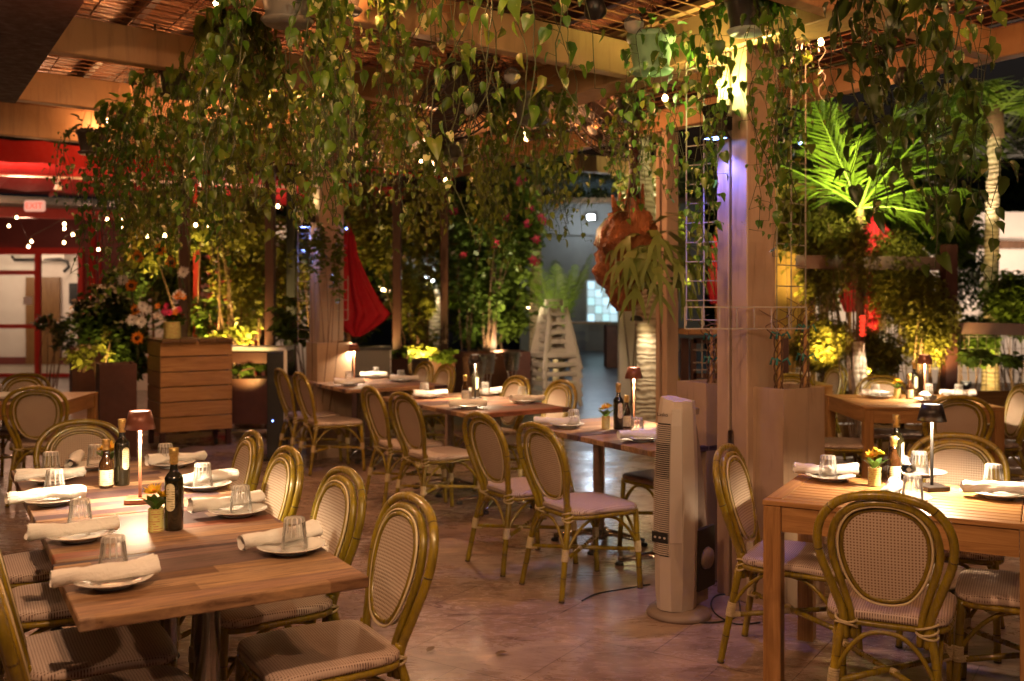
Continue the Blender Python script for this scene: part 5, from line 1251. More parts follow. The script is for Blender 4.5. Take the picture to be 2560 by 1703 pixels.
for px0, px1, Y, h, lab in ((395, 480, 11.9, .75, 'dark planter behind the wooden pallet planter'), (890, 1000, 12.6, .80, 'dark planter behind the clear screen'), (1000, 1120, 13.4, .80, 'dark planter behind the first steel bucket'), (1120, 1315, 14.3, .80, 'dark planter beside the high chair stack')):
    a, c = P(px0, 0, Y), P(px1, 0, Y + .3); planter(lab, ((a.x + c.x) / 2, Y + .15), math.atan2(c.y - a.y, c.x - a.x), (c - a).to_2d().length, .5, h, M['corten'], PG)
pA = G(205, 1022); planter('square dark planter nearest the red doors', (pA.x, pA.y + .4), rad(28), .62, .5, .86, M['corten'], PG)
pB = P(290, 1100, 9.9); planter('tilted-looking tall dark planter beside the wooden pallet planter', (pB.x, pB.y), rad(28), .34, .4, .92, M['corten'], PG)
# server station planter behind the pallet planter
st_ = thing('service_ledge', 'dark ledge with white top and greenery below behind the pallet planter', 'ledge', (P(620, 0, 11.3).x, 11.3, 0))
for z, h, d, m, nm in ((1.0, .04, .42, 'paper', 'ledge_top'), (.90, .12, .38, 'corten', 'ledge_front'), (.42, .50, .5, 'corten', 'planter_trough'), (.10, .03, .55, 'chrome', 'kick_rail')):
    b = MB(); b.box((0, 0, z), (.95, d, h)); obj(nm, b, M[m], st_)
n_ = place(naps[2], 'n2', P(588, 878, 11.1) + Vector((0, 0, .02)), .3, 'folded white cloth lying on the dark service ledge', 'napkin', None)
# wooden pallet planter
pw_ = thing('pallet_planter', 'tall box planter clad in wide wooden pallet boards on casters', 'planter', (P(474, 1100, 10.6).x, 10.6, 0), rad(33)); hw = .37
for k in range(6):
    z = .26 + k * .156
    for nm, c, d in (('front_board', (0, -.27, z), (.74, .02, .146)), ('side_board', (-.36, .0, z), (.02, .518, .146)), ('side_board', (.36, .0, z), (.02, .518, .146)), ('rear_board', (0, .27, z), (.74, .02, .146))):
        b = MB(); b.box(c, d, bev=.003); obj(nm, b, M['crate'], pw_)
b = MB(); b.box((0, 0, .66), (.68, .48, .9)); obj('inner_liner', b, M['black'], pw_)
for x in (-.28, -.10, .10, .28): b = MB(); b.box((x, -.03, 1.125), (.17, .62, .035), bev=.003); obj('top_board', b, M['cratecap'], pw_)
for x in (-.34, .34):
    for y in (-.24, .24): b = MB(); b.box((x, y, .12), (.05, .05, .20)); obj('leg', b, M['redpost'], pw_)
for x in (-.25, .25): b = MB(); b.lathe([(.03, -.015), (.035, 0), (.03, .015)], 12); b.xf(Matrix.Translation((x, -.1, .035)) @ Matrix.Rotation(PI / 2, 4, 'Y')); obj('caster', b, M['black'], pw_)
fp = thing('flower_can', 'white and yellow can of pink, orange and white flowers on the pallet planter', 'flowers', Vector((P(430, 829, 10.45).x, 10.45, 1.1435)))
b = MB(); b.lathe([(.085, 0), (.088, .005), (.086, .17), (.089, .175)], 24); obj('printed_can', b, M['label_yellow'], fp); rn = random.Random(4); b = MB(); cloud(b, (0, 0, .24), .12, .1, .09, 160, .06, rn); obj('leaves', b, M['bush'], fp)
for k in range(22):
    b = MB(); a = rn.uniform(0, 6.28); r = rn.uniform(.02, .14); z = .22 + rn.random() * .12 + (.16 if k > 13 else 0); x = r * math.cos(a) + (.10 if k > 13 else 0); flower(b, (x, r * math.sin(a) - .06, z), .045, (rn.uniform(-.5, .5), -1, .3), 7, .3, rn); obj('bloom', b, M[('petal_p', 'petal_o', 'petal_p', 'petal_w')[k % 4] if k <= 13 else ('petal_w', 'petal_w', 'petal_o')[k % 3]], fp)
ga = thing('flower_garland', 'garland of sunflowers and white blossoms hanging beside the pallet planter', 'garland', P(340, 900, 10.5)); O2 = ga.location.copy()
b = MB(); b.tube(spline([P(x, y, 10.5) - O2 for x, y in ((345, 900), (340, 800), (330, 720), (355, 650), (400, 620), (440, 660), (460, 720))], 5), .012, 6); obj('garland_wire', b, M['stem'], ga)
for px, py, r, m in ((345, 642, .075, 'petal_o'), (430, 657, .085, 'petal_o'), (330, 715, .08, 'petal_o'), (340, 775, .07, 'petal_o'), (345, 845, .075, 'petal_o'), (400, 625, .08, 'petal_o'), (355, 765, .06, 'petal_w'), (368, 772, .06, 'petal_w'), (352, 805, .07, 'petal_w'), (308, 700, .07, 'petal_w'), (458, 680, .07, 'petal_w'), (330, 800, .07, 'petal_w')):
    b = MB(); q = P(px, py, 10.4) - O2; flower(b, q, r, (rn.uniform(-.3, .3), -1, .2), 13, .2, rn); bl_ = obj('bloom', b, M[m], ga)
    if m == 'petal_o': b = MB(); b.lathe([(0, -.02), (r * .3, -.01), (r * .3, .01), (0, .02)], 12); b.xf(Matrix.Translation(q - Vector((0, .02, 0))) @ Matrix.Rotation(PI / 2, 4, 'X')); obj('flower_heart', b, M['fcore'], bl_)

# --- shrubs and climbers
E = lambda px, py, Y, hw, hh, n, dy=.4: (P(px, py, Y), hw * Y / F, dy, hh * Y / F, n)
VG = 'climbers growing between the garden posts'
shrub('dense olive climber hanging between thick post and the next post', [E(585, 560, 12.6, 95, 90, 4200), E(600, 700, 12.8, 75, 100, 1800), E(560, 520, 12.5, 60, 40, 700)], 'bamboo_leaf', 1, .075, 10, name='climbing_vine', group=VG)
shrub('bright yellow-green creeper on the pale post', [E(515, 530, 12.2, 28, 80, 500), E(440, 560, 12.4, 45, 90, 900), E(380, 620, 12.4, 50, 70, 600)], 'bushy', 2, .10, 4, name='climbing_vine', group=VG)
shrub('climber behind the far pillar with blue light', [E(770, 590, 12.9, 75, 110, 2400), E(715, 700, 13.1, 50, 110, 1200)], 'bamboo_leaf', 3, .08, 6, name='climbing_vine', group=VG)
shrub('brown-olive climber beside the crimson umbrella', [E(1050, 550, 14, 65, 100, 3000), E(930, 570, 13.6, 60, 110, 2200), E(1050, 700, 14.2, 60, 80, 1300)], 'bamboo_leaf', 4, .09, 8, name='climbing_vine', group=VG)
shrub('dark climber with magenta blossoms near the driveway', [E(1200, 560, 14.8, 85, 120, 3400), E(1300, 570, 15, 60, 130, 2400), E(1190, 720, 15, 65, 100, 1800)], 'bush', 5, .10, 8, name='bougainvillea', group=VG,
      flowers=[('magenta', [P(x, y, 14.1) for x, y in ((1060, 525), (1135, 530), (1265, 545), (1240, 610), (1300, 460), (1306, 450), (1325, 525), (1352, 545), (1358, 553), (1340, 600), (1334, 650), (1342, 658), (1320, 560), (1160, 640))], .085)])
shrub('twiggy lit plant with pale leaves beyond the pallet planter', [E(620, 800, 12.2, 55, 60, 420), E(560, 850, 12.1, 30, 30, 160)], 'bushy', 6, .085, 14, name='shrub', sr=.016)
shrub('bright green leafy shrub right behind the thick red post', [E(515, 790, 12.6, 35, 90, 520)], 'bush', 7, .10, 5)
shrub('large dark shrub between the red doors and the pallet planter', [E(260, 800, 11.4, 75, 80, 4200), E(330, 860, 11.2, 50, 75, 2200), E(300, 720, 12, 55, 45, 1200)], 'bushd', 8, .085, 7)
shrub('lit yellow-green sprigs at the heart of the large dark shrub', [E(278, 860, 10.95, 24, 48, 220)], 'bushy', 9, .06, 2)
shrub('yellow-green ground plant in the square dark planter', [E(215, 890, 10.3, 50, 26, 300, .2)], 'bushy', 10, .075, 2, base=(P(215, 0, 10.3).x, 10.3, .80))
shrub('dark leafless bush before the red doors', [E(125, 810, 15, 30, 30, 300), E(160, 850, 15, 22, 40, 200)], 'bushd', 11, .10, 7)
shrub('lush lit greenery in the trough below the white ledge', [E(620, 920, 11.15, 52, 20, 520, .15)], 'bush', 12, .075, 2, base=(P(620, 0, 11.15).x, 11.15, .60))
shrub('green leafy plant rising above the black pylon', [E(740, 830, 11.3, 50, 40, 420), E(715, 780, 11.5, 30, 40, 200)], 'bush', 13, .10, 4)
shrub('tall lit twigs and leaves right of the crimson umbrella', [E(1050, 800, 13.7, 45, 90, 620), E(1040, 870, 13.4, 60, 22, 300)], 'bushy', 14, .09, 14, sr=.016)
shrub('bright low leaves between the posts above the dark planters', [E(1105, 890, 13.3, 55, 16, 300, .15), E(1010, 885, 13., 45, 18, 220, .15)], 'bush', 15, .085, 2, base=(P(1105, 0, 13.3).x, 13.3, .75))
shrub('dim shrubs in the shade behind the last red post', [E(1190, 820, 15.4, 60, 60, 1500), E(1280, 780, 15.6, 50, 70, 1300)], 'bush', 16, .12, 5)
shrub('glowing pale vine on the far lit wall behind the hanging root', [E(1590, 480, 14.5, 50, 70, 900)], 'bushy', 17, .09, 4, group=None)
shrub('bright lime foliage seen through the trellis of the lit pillar', [E(1665, 560, 13.6, 70, 90, 1700), E(1690, 680, 13.4, 60, 70, 900)], 'bushy', 18, .085, 6)
HG = 'fine leaved bamboo hedge clumps'
for i, (px, py, Y, a, h_, n, lab) in enumerate(((2075, 640, 10.9, 70, 110, 3600, 'bamboo clump nearest the lit pillar, in front of the ochre wall'), (2230, 700, 10.7, 75, 120, 3800, 'bamboo clump wrapped round the red umbrella'), (2310, 800, 10.3, 60, 110, 3000, 'thick bamboo clump beside the fence post'),
                                                (2060, 860, 10.5, 70, 70, 2200, 'low bamboo clump behind the hidden slatted table'), (2180, 880, 9.9, 60, 60, 1500, 'low feathery clump in front of the lit trunk'), (2420, 850, 11.2, 60, 60, 1500, 'shrub clump under the tall palm'), (2520, 760, 11.8, 60, 80, 1800, 'dark leafy clump at the frame edge behind the rail'))):
    shrub(lab, [E(px, py, Y, a, h_, int(n * 2.6), .45)], 'bamboo_leaf' if i < 5 else 'bush', 40 + i, .068 if i < 5 else .085, 14 if i < 5 else 5, name='bamboo_clump' if i < 5 else 'shrub', group=HG if i < 5 else None, thin=.2 if i < 5 else .3, sr=.007)
shrub('low fern-like plants beside the uplight behind the square table', [E(2470, 900, 9.9, 60, 22, 420, .3)], 'bush', 60, .10, 2)
for i, (px, py, Y, hw, hh, n, m, lab) in enumerate(((430, 650, 14.2, 110, 190, 3800, 'bushd', 'deep dark hedge behind the thick dark red post'), (640, 680, 14.8, 120, 200, 4200, 'bushd', 'deep dark hedge behind the banded white posts'), (860, 650, 15.4, 120, 200, 4200, 'bushd', 'deep dark hedge behind the crimson umbrella'),
        (1060, 650, 16.4, 120, 200, 4400, 'bushd', 'deep dark hedge behind the bright pale trunk'), (1240, 640, 17.4, 100, 190, 4000, 'bushd', 'deep dark hedge next to the driveway'), (2130, 600, 13.6, 130, 110, 4200, 'bushd', 'dark tree mass behind the young coconut palm'), (2330, 560, 14.4, 110, 110, 3600, 'bushd', 'dark tree mass between coconut palm and tall palm'))):
    shrub(lab, [E(px, py, Y, hw, hh, n, .5)], 'bush', 80 + i, .15, 5, name='hedge_tree', cat='tree', group='dark trees behind the garden', sr=.03)
shrub('wispy creeper veiling the ochre wall beside the lit pillar', [E(1985, 560, 13.2, 55, 110, 2000, .2), E(2050, 700, 13.0, 60, 80, 1400, .2)], 'bamboo_leaf', 95, .085, 8, name='climbing_vine', sr=.008)
shrub('feathery thicket rising before the warm white wall at the frame edge', [E(2540, 775, 15.5, 70, 60, 2400, .3), E(2400, 640, 15, 60, 120, 3000, .3)], 'bushd', 96, .12, 8, sr=.012, thin=.16)
shrub('leafy climber masking the trunk of the young coconut palm', [E(2150, 640, 9.3, 38, 110, 1500, .2), E(2090, 600, 9.8, 40, 60, 700, .2)], 'bamboo_leaf', 97, .06, 10, name='climbing_vine', sr=.007, thin=.22)
shrub('sparse creeper clinging to the far pillar with the blue lamp', [E(800, 620, 9.75, 45, 120, 420, .1), E(850, 640, 9.7, 25, 130, 260, .1)], 'vine_y', 98, .06, 6, name='climbing_vine', sr=.005)
# --- palms
rn = random.Random(8); B = P(2150, 520, 9.6)
fr = [((-.50, -.1, 1.1), 1.55, .10), ((-.95, .3, .75), 1.4, .4), ((-.15, .5, 1.3), 1.3, .2), ((.32, -.1, 1.0), 1.55, .05), ((.75, .1, .95), 1.6, .3), ((1.0, .1, .45), 1.2, .5), ((.8, -.3, .05), .9, .6)]
palm('young coconut palm with big uplit green fronds beside the pillar', (B.x, B.y, 0), B.z, .045, .035, fr, L=1.5, ll=.85, seed=3, nfr=42, wd=.011, bark='bark', shaft=False)
lamp('palm_uplight', P(2185, 505, 8.8), 330, (1, .95, .40), 'SPOT', .03, P(2150, 300, 9.9), 125, .5)
T = G(2475, 1020); T = P(2475, 900, 12.0)
fr = [((math.cos(a) * .8, math.sin(a) * .5, .5 - .1 * (k % 3)), 2.0, 1.5) for k, a in enumerate([i * .7 for i in range(9)])]
palm('tall palm with uplit ringed trunk standing beyond the fence', (T.x, T.y, 0), 3.75, .10, .078, fr, L=2., ll=.7, lean=(.06, 0), seed=4, nfr=40)
for px, py, lab in ((2437, 687, 'bright uplight clamped to the tall palm trunk'), (2415, 982, 'small bright ground spotlight behind the square table')):
    Y = 11.7 if py < 800 else 9.6; q = P(px, py if py < 800 else 964, Y); t = thing('garden_spotlight', lab, 'spotlight', q); b = MB(); b.lathe([(.03, -.05), (.05, 0), (.05, .04), (.046, .04)], 14, capt=False); obj('lamp_housing', b, M['black'], t); b = MB(); b.lathe([(0, .03), (.046, .031)], 14); obj('lens', b, M['bulb_y'], t)
    b = MB(); b.tube([(0, 0, -.05), (.06, .1, -.08) if py < 800 else (0, 0, -q.z)], .008, 5); obj('bracket', b, M['black'], t)
    lamp('spot', q + Vector((-.05, -.12, .05)), 150 if py < 800 else 10, (1, .80, .5), 'SPOT', .03, (T.x + .03, T.y, 4.6) if py < 800 else q + Vector((.3, 1, 1)), 60 if py < 800 else 120, .5)
fr = [((math.cos(a), math.sin(a) * .5, .8 - .1 * (k % 4)), 2.2, 1.1) for k, a in enumerate([i * .57 for i in range(11)])]
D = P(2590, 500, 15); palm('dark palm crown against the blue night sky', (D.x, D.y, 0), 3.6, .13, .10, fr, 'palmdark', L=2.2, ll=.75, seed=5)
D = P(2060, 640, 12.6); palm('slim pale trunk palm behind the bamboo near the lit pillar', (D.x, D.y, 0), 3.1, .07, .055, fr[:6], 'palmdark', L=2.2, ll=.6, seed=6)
for px, py, Y, h, lab in ((2153, 940, 9.45, 1.15, 'short brightly lit trunk under the red lantern'), (2207, 900, 12.4, 1.3, 'lit trunk farther back beside the tall palm')):
    D = P(px, py, Y); b = MB(); b.tube([(D.x, Y, 0), (D.x + .01, Y, h * .5), (D.x - .02, Y, h)], [.075, .062, .055], 12); tag(obj('tree_stump', b, M['palmbark']), lab, 'trunk'); lamp('trunk_spot', (D.x - .05, Y - .35, h + .05), 22, (1, .88, .68), 'SPOT', .02, (D.x, Y, .6), 70, .5)
# palm trunk with its own down light in the middle
D = P(1628, 1060, 11.3)
fr = [((math.cos(a), math.sin(a), .6), 1.8, 1.3) for a in [i * .8 + .2 for i in range(8)]]
palm('palm with ringed trunk lit from a lamp beside the driveway', (D.x, D.y, 0), 4.6, .17, .12, fr, L=1.8, ll=.55, lean=(-.28, 0), seed=7)
t = thing('trunk_lamp', 'bright lamp strapped on the ringed trunk below the hanging root', 'spotlight', P(1591, 800, 11.05)); b = MB(); b.lathe([(.045, -.012), (.04, .03), (.02, .05), (0, .05)], 14, sx=1.6, capb=False); obj('lamp_housing', b, M['black'], t); b = MB(); b.lathe([(0, -.005), (.04, -.006)], 14, sx=1.6); obj('lens', b, M['bulb_y'], t)
lamp('trunk_down', P(1586, 792, 10.85), 26, (1, .84, .56), 'SPOT', .03, P(1625, 1000, 11.3), 75, .6)
ar = [((math.cos(a) * .45, math.sin(a) * .4, 1.1), rn.uniform(1.3, 1.9), .35) for a in [i * .52 for i in range(12)]]
D = P(1390, 850, 17); palm('upright feathery palm behind the stacked high chairs', (D.x, D.y, 0), .9, .06, .05, ar, 'palmleaf', L=1.6, ll=.30, seed=9, shaft=False, nfr=46, wd=.006)
D = P(1340, 700, 19); fr = [((math.cos(a), math.sin(a) * .5, .55), 2.4, 1.1) for a in [i * .6 for i in range(11)]]
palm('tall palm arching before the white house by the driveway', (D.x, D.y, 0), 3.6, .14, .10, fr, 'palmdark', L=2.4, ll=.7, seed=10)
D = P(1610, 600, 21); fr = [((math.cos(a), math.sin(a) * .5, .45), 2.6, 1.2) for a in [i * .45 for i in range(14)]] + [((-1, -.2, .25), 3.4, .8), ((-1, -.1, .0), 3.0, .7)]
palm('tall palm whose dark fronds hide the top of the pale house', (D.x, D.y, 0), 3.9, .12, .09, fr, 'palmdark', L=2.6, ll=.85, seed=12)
D = P(1085, 800, 15.4); palm('small palm with lit fronds beyond the second steel bucket', (D.x, D.y, 0), 1.3, .07, .05, [((math.cos(a), math.sin(a) * .6, .7), 1.2, 1.0) for a in [i * .7 for i in range(9)]], 'palmleaf', L=1.2, ll=.4, seed=11)
D = P(1083, 900, 14.6); b = MB(); b.tube([(D.x, 14.6, 0), (D.x + .02, 14.6, .9), (D.x + .03, 14.6, 1.75)], [.10, .085, .085], 12); tag(obj('tree_stump', b, M['palmbark']), 'bright pale trunk with a hooked lamp behind the lit twigs', 'trunk')
D = P(1070, 700, 14.4); lamp('hook_lamp', D + Vector((.0, -.1, .02)), 24, (1, .85, .5), 'SPOT', .03, D + Vector((.15, .2, -1)), 90, .6); t = thing('hook_lamp', 'white hooked lamp shining on the pale trunk', 'spotlight', D); b = MB(); b.tube([(-.06, 0, .03), (-.01, 0, .04), (.07, 0, -.02)], [.02, .035, .03], 8); obj('lamp_head', b, M['bulb_w'], t)

# --- driveway side
lamp('high_chair_fill', P(1300, 780, 12.6), 60, (1, .72, .48), 'SPOT', .05, P(1385, 900, 14.6), 44, .6)  # added spot, no lamp there, to brighten the high chair stack
hc_p = None
def high_chair():
    t = thing('high_chair', 'high chair', 'high chair')
    for sx in (-1, 1):
        b = MB(); b.bar((sx * .30, -.28, 0), (sx * .13, -.12, .90), .055, .04, up=(0, 1, 0), bev=.006); obj('front_leg', b, M['hcgrey'], t)
        b = MB(); b.bar((sx * .30, .28, 0), (sx * .13, .11, .90), .055, .04, up=(0, 1, 0), bev=.006); obj('rear_leg', b, M['hcgrey'], t)
        b = MB(); b.bar((sx * .265, -.23, .20), (sx * .265, .23, .20), .02, .06); obj('side_rail', b, M['hcgrey'], t)
        b = MB(); b.bar((sx * .17, -.14, .70), (sx * .17, .14, .70), .025, .06, bev=.006); obj('arm_rail', b, M['hcgrey'], t)
    b = MB(); b.bar((-.262, -.245, .205), (.262, -.245, .205), .03, .07, bev=.01); b.box((0, -.262, .205), (.16, .01, .03)); obj('foot_rest', b, M['hcgrey'], t)
    b = MB(); b.bar((-.15, -.135, .80), (.15, -.135, .80), .03, .04); b.bar((-.15, .13, .80), (.15, .13, .80), .025, .16, bev=.01); obj('back_panel', b, M['hcgrey'], t)
    b = MB(); b.box((0, -.01, .56), (.30, .24, .03), bev=.008); obj('seat', b, M['hcgrey'], t)
    return t
hc = Proto(high_chair()); Q = G(1385, 985); Q = Vector((P(1385, 0, 14.6).x, 14.6, 0)); HG2 = 'grey plastic high chairs stacked by the driveway'
for k, lab in enumerate(('lowest grey high chair of the stack by the driveway', 'second grey high chair up in the stack', 'middle grey high chair of the stack', 'fourth grey high chair up in the stack', 'topmost grey high chair of the stack')): hc.put(Q + Vector((0, 0, .135 * k)), rad(24), lab, HG2)
b = MB(); z = .135 * 4 + .90
for a, c, w_, h_ in (((-.13, 0, z + .03), (.13, 0, z + .03), .03, .02), ((-.13, 0, z + .10), (.13, 0, z + .10), .03, .03)): b.bar(a, c, w_, h_)
for x in (-.12, .12): b.box((x, 0, z + .065), (.05, .03, .09))
t = tag(obj('carry_grip', b, M['hcgrey']), 'pale grip plate standing on top of the high chair stack', 'grip'); t.location = Q; t.rotation_euler = (0, 0, rad(24))
wh = thing('white_house', 'pale rendered house with one lit window at the end of the driveway', 'house', (P(1440, 0, 30).x, 30, 0)); O3 = wh.location.copy()
def hb(name, x0, x1, y0, y1, Y, th, m, par=wh, zlo=None):
    a = P(x0, y0, Y); c = P(x1, y1, Y); z1 = a.z; z0 = c.z if zlo is None else zlo; b = MB(); b.box(Vector(((a.x + c.x) / 2, Y + th / 2, (z0 + z1) / 2)) - O3, (abs(c.x - a.x), th, z1 - z0)); return obj(name, b, m, par)
hb('wall', 1300, 1760, 505, 878, 30, .3, M['greywall'], zlo=0)
hb('eave', 1280, 1780, 494, 506, 29.6, .8, M['tanpaint']); hb('ledge', 1300, 1760, 583, 588, 29.92, .08, M['greywall'])
wf = hb('window', 1466, 1562, 700, 806, 29.93, .06, M['paper']); gw = emis('lit_window', (.62, .85, 1.), 1.5); ntw = NT.__new__(NT)
for i in range(5):
    for j in range(5): hb('pane', 1470 + i * 18.6, 1486 + i * 18.6, 704 + j * 20.4, 722 + j * 20.4, 29.90, .03, emis('pane_glow_%d' % ((i * 3 + j * 5) % 4), [(.55, .85, 1), (.62, .88, .95), (.5, .85, .9), (.62, .8, .8)][(i * 3 + j * 5) % 4], [.9, .6, .75, .4][(i * 3 + j * 5) % 4]), wf)
t = thing('wall_floodlight', 'white floodlight high on the pale house', 'wall lamp', P(1477, 543, 29.6)); b = MB(); b.box((0, 0, 0), (.26, .12, .18), bev=.03); obj('lamp_housing', b, M['paper'], t); b = MB(); b.box((0, -.07, -.01), (.2, .01, .13)); obj('lens', b, emis('flood', (.85, .93, 1), 40), t)
lamp('flood', P(1477, 545, 28.9), 22, (.72, .84, 1), r=.1); lamp('driveway_fill', P(1500, 680, 21), 24, (.62, .80, 1), r=.3)  # second lamp is added, without a fixture, to brighten the driveway
t = thing('outdoor_table', 'small dark table against the pale house', 'table', (P(1470, 0, 25).x, 25, 0)); b = MB(); b.box((0, 0, .98), (1.1, .5, .05)); obj('tabletop', b, M['tanpaint'], t)
for x in (-.45, .45): b = MB(); b.box((x, 0, .48), (.05, .4, .95)); obj('leg', b, M['blackm'], t)
planter('long dark planter box across the driveway', (P(1562, 0, 23).x, 23), 0, .9, .8, .95, M['corten'], None)
bar_thing('far_beam', 'tan beam with a pale underside beyond the edge of the pergola', 'beam', P(1440, 408, 12.0), P(1680, 428, 13.5), .14, .20, 'tanpaint')
# --- right side: fence, bar ledge, closed umbrellas, lit walls
FW = 10.2
fe = thing('garden_fence', 'dark wooden rail fence with wire grid before the palms', 'fence', (P(2372, 0, FW).x, FW, 0)); O4 = fe.location.copy()
def fb(name, a, c, w_, h_, m, par=fe): b = MB(); b.bar(a - O4, c - O4, w_, h_); return obj(name, b, M[m], par)
fb('post', Vector((O4.x, FW, 0)), P(2372, 612, FW), .14, .12, 'redpost'); fb('top_rail', P(1990, 655, 10.5), P(2368, 660, FW + .08), .05, .14, 'redpost'); fb('side_rail', P(2392, 820, FW), P(2720, 828, 9.6), .05, .12, 'redpost')
b = MB()
for i in range(14): x = 2400 + i * 22; b.bar(P(x, 838, FW) - O4, P(x, 990, FW) - O4, .006, .006, up=(0, 1, 0))
for y in (842, 872, 902, 932, 962): b.bar(P(2400, y, FW - .01) - O4, P(2700, y, FW - .01) - O4, .006, .006)
for i in range(9): x = 1960 + i * 44; b.bar(P(x, 835, 11.3) - O4, P(x, 960, 11.3) - O4, .006, .006, up=(0, 1, 0))
for y in (842, 882, 922): b.bar(P(1950, y, 11.29) - O4, P(2350, y, 11.29) - O4, .006, .006)
obj('wire_grid', b, M['wire_w'], fe)
lg = thing('bar_ledge', 'pale bar ledge over a red framed wire panel behind the lit pillar', 'ledge', (P(1750, 0, 9.0).x, 9.0, 0)); O5 = lg.location.copy(); b = MB(); b.bar(P(1700, 829, 9.0) - O5, P(1960, 829, 9.2) - O5, .35, .05, bev=.008); obj('ledge_top', b, M['tanpaint'], lg)
for a, c in (((1733, 848), (1733, 975)), ((1815, 848), (1815, 975)), ((1733, 852), (1815, 852)), ((1733, 940), (1815, 940))): b = MB(); b.bar(P(*a, 9.05) - O5, P(*c, 9.05) - O5, .05, .05, up=(0, 1, 0) if a[0] == c[0] else (0, 0, 1)); obj('frame_bar', b, M['redpost'], lg)
b = MB()
for y in (875, 907, 925): b.bar(P(1733, y, 9.) - O5, P(1815, y, 9.) - O5, .008, .008)
for x in (1755, 1780): b.bar(P(x, 850, 9.) - O5, P(x, 945, 9.) - O5, .008, .008, up=(0, 1, 0))
obj('wire_grid', b, M['wire_w'], lg)
for px in (1711, 1960): b = MB(); q = P(px, 840, 9.1); b.bar(Vector((q.x, q.y, 0)) - O5, Vector((q.x, q.y, 1.2)) - O5, .07, .07); obj('ledge_leg', b, M['redpost'], lg)
def closed_umbrella(label, px, Y, outline, m='redumb', seed=1, pole=True, zt=None):
    """canvas gathered round its pole; outline rows (py, half width px, offset px)"""
    c = P(px, 700, Y); t = thing('closed_umbrella', label, 'umbrella', (c.x, Y, 0)); b = MB(); K = 60; vs = []; n = len(outline)
    rows = []
    for i in range(n - 1):
        for q in range(5): f = q / 5; rows.append([outline[i][k] * (1 - f) + outline[i + 1][k] * f for k in range(3)])
    rows.append(list(outline[-1]))
    for j, (py, hw, off) in enumerate(rows):
        z = H - (py - HY) / F * Y; r = hw / F * Y; o = off / F * Y
        for k in range(K):
            a = 2 * PI * k / K; fold = 1 + .30 * math.sin(9 * a + seed + j * .03) * min(1, j / 5) + .06 * math.sin(23 * a + j * .1); vs.append((o + r * fold * math.cos(a), .45 * r * fold * math.sin(a), z))
    b.add(vs, [(i * K + k, i * K + (k + 1) % K, (i + 1) * K + (k + 1) % K, (i + 1) * K + k) for i in range(len(rows) - 1) for k in range(K)], True); obj('canopy', b, M[m], t)
    b = MB(); b.tube([(0, 0, 0), (0, 0, H - (outline[0][0] - 14 - HY) / F * Y)], .02, 10); obj('pole', b, M['teak'], t); return t
closed_umbrella('crimson closed umbrella spread to one side by the far pillar', 872, 10.9, [(570, 5, 0), (590, 12, 0), (640, 17, 2), (700, 32, 10), (750, 46, 20), (785, 58, 30), (800, 52, 26), (822, 34, 20), (842, 8, 20)], seed=2)
closed_umbrella('red closed umbrella standing in the bamboo hedge', 2188, 10.75, [(535, 5, 0), (552, 12, 0), (590, 36, 4), (620, 30, -4), (700, 22, -6), (760, 20, -5), (830, 10, -6)], seed=3)
closed_umbrella('smaller red closed umbrella behind the fence rail', 2125, 12.8, [(670, 8, 0), (690, 16, 0), (740, 22, -2), (780, 12, 0)], seed=4)
closed_umbrella('sliver of a red closed umbrella beside the lit pillar trellis', 1792, 12.2, [(580, 6, 0), (640, 14, 0), (720, 18, 0), (760, 12, 0)], seed=5)
t = thing('red_lantern', 'red paper lantern tassel hanging over the lit trunk', 'lantern', P(2157, 815, 9.4)); b = MB()
for k in range(5): b.lathe([(.02, -.02), (.035, 0), (.02, .02)], 8, (0, 0, -.04 * k + .08))
obj('lantern_body', b, mat('red_lantern_glow', (.8, .03, .02), .5, emit=(1, .05, .02), estr=.8), t)
def wall(label, px0, px1, py0, Y, m, name='garden_wall', th=.2, cat='wall', h=None):
    a, c = P(px0, py0, Y), P(px1, py0, Y); b = MB(); b.box(((a.x + c.x) / 2, Y + th / 2, a.z / 2), (c.x - a.x, th, a.z)); return tag(obj(name, b, M[m]), label, cat)
wall('long warm white wall glowing through the hedge and palms', 2015, 2900, 530, 18.5, 'white'); wall('ochre wall lit yellow beside the lit pillar', 1925, 2040, 460, 13.8, 'yellowwall'); wall('pale wall behind the glowing vine and hanging root', 1548, 1645, 415, 15.2, 'white')
bar_thing('dark_band', 'dark horizontal rail across the warm white wall', 'rail', P(2380, 612, 18.3), P(2900, 612, 18.3), .1, .14, 'bark')
for px, py, Y, pw, col in ((2120, 640, 17.2, 40, (1, .70, .5)), (2330, 660, 17.2, 45, (1, .70, .5)), (2570, 640, 17.0, 70, (1, .72, .54)), (2800, 600, 17, 60, (1, .72, .54))): lamp('wall_lamp', P(px, py, Y), pw, col, r=.1)
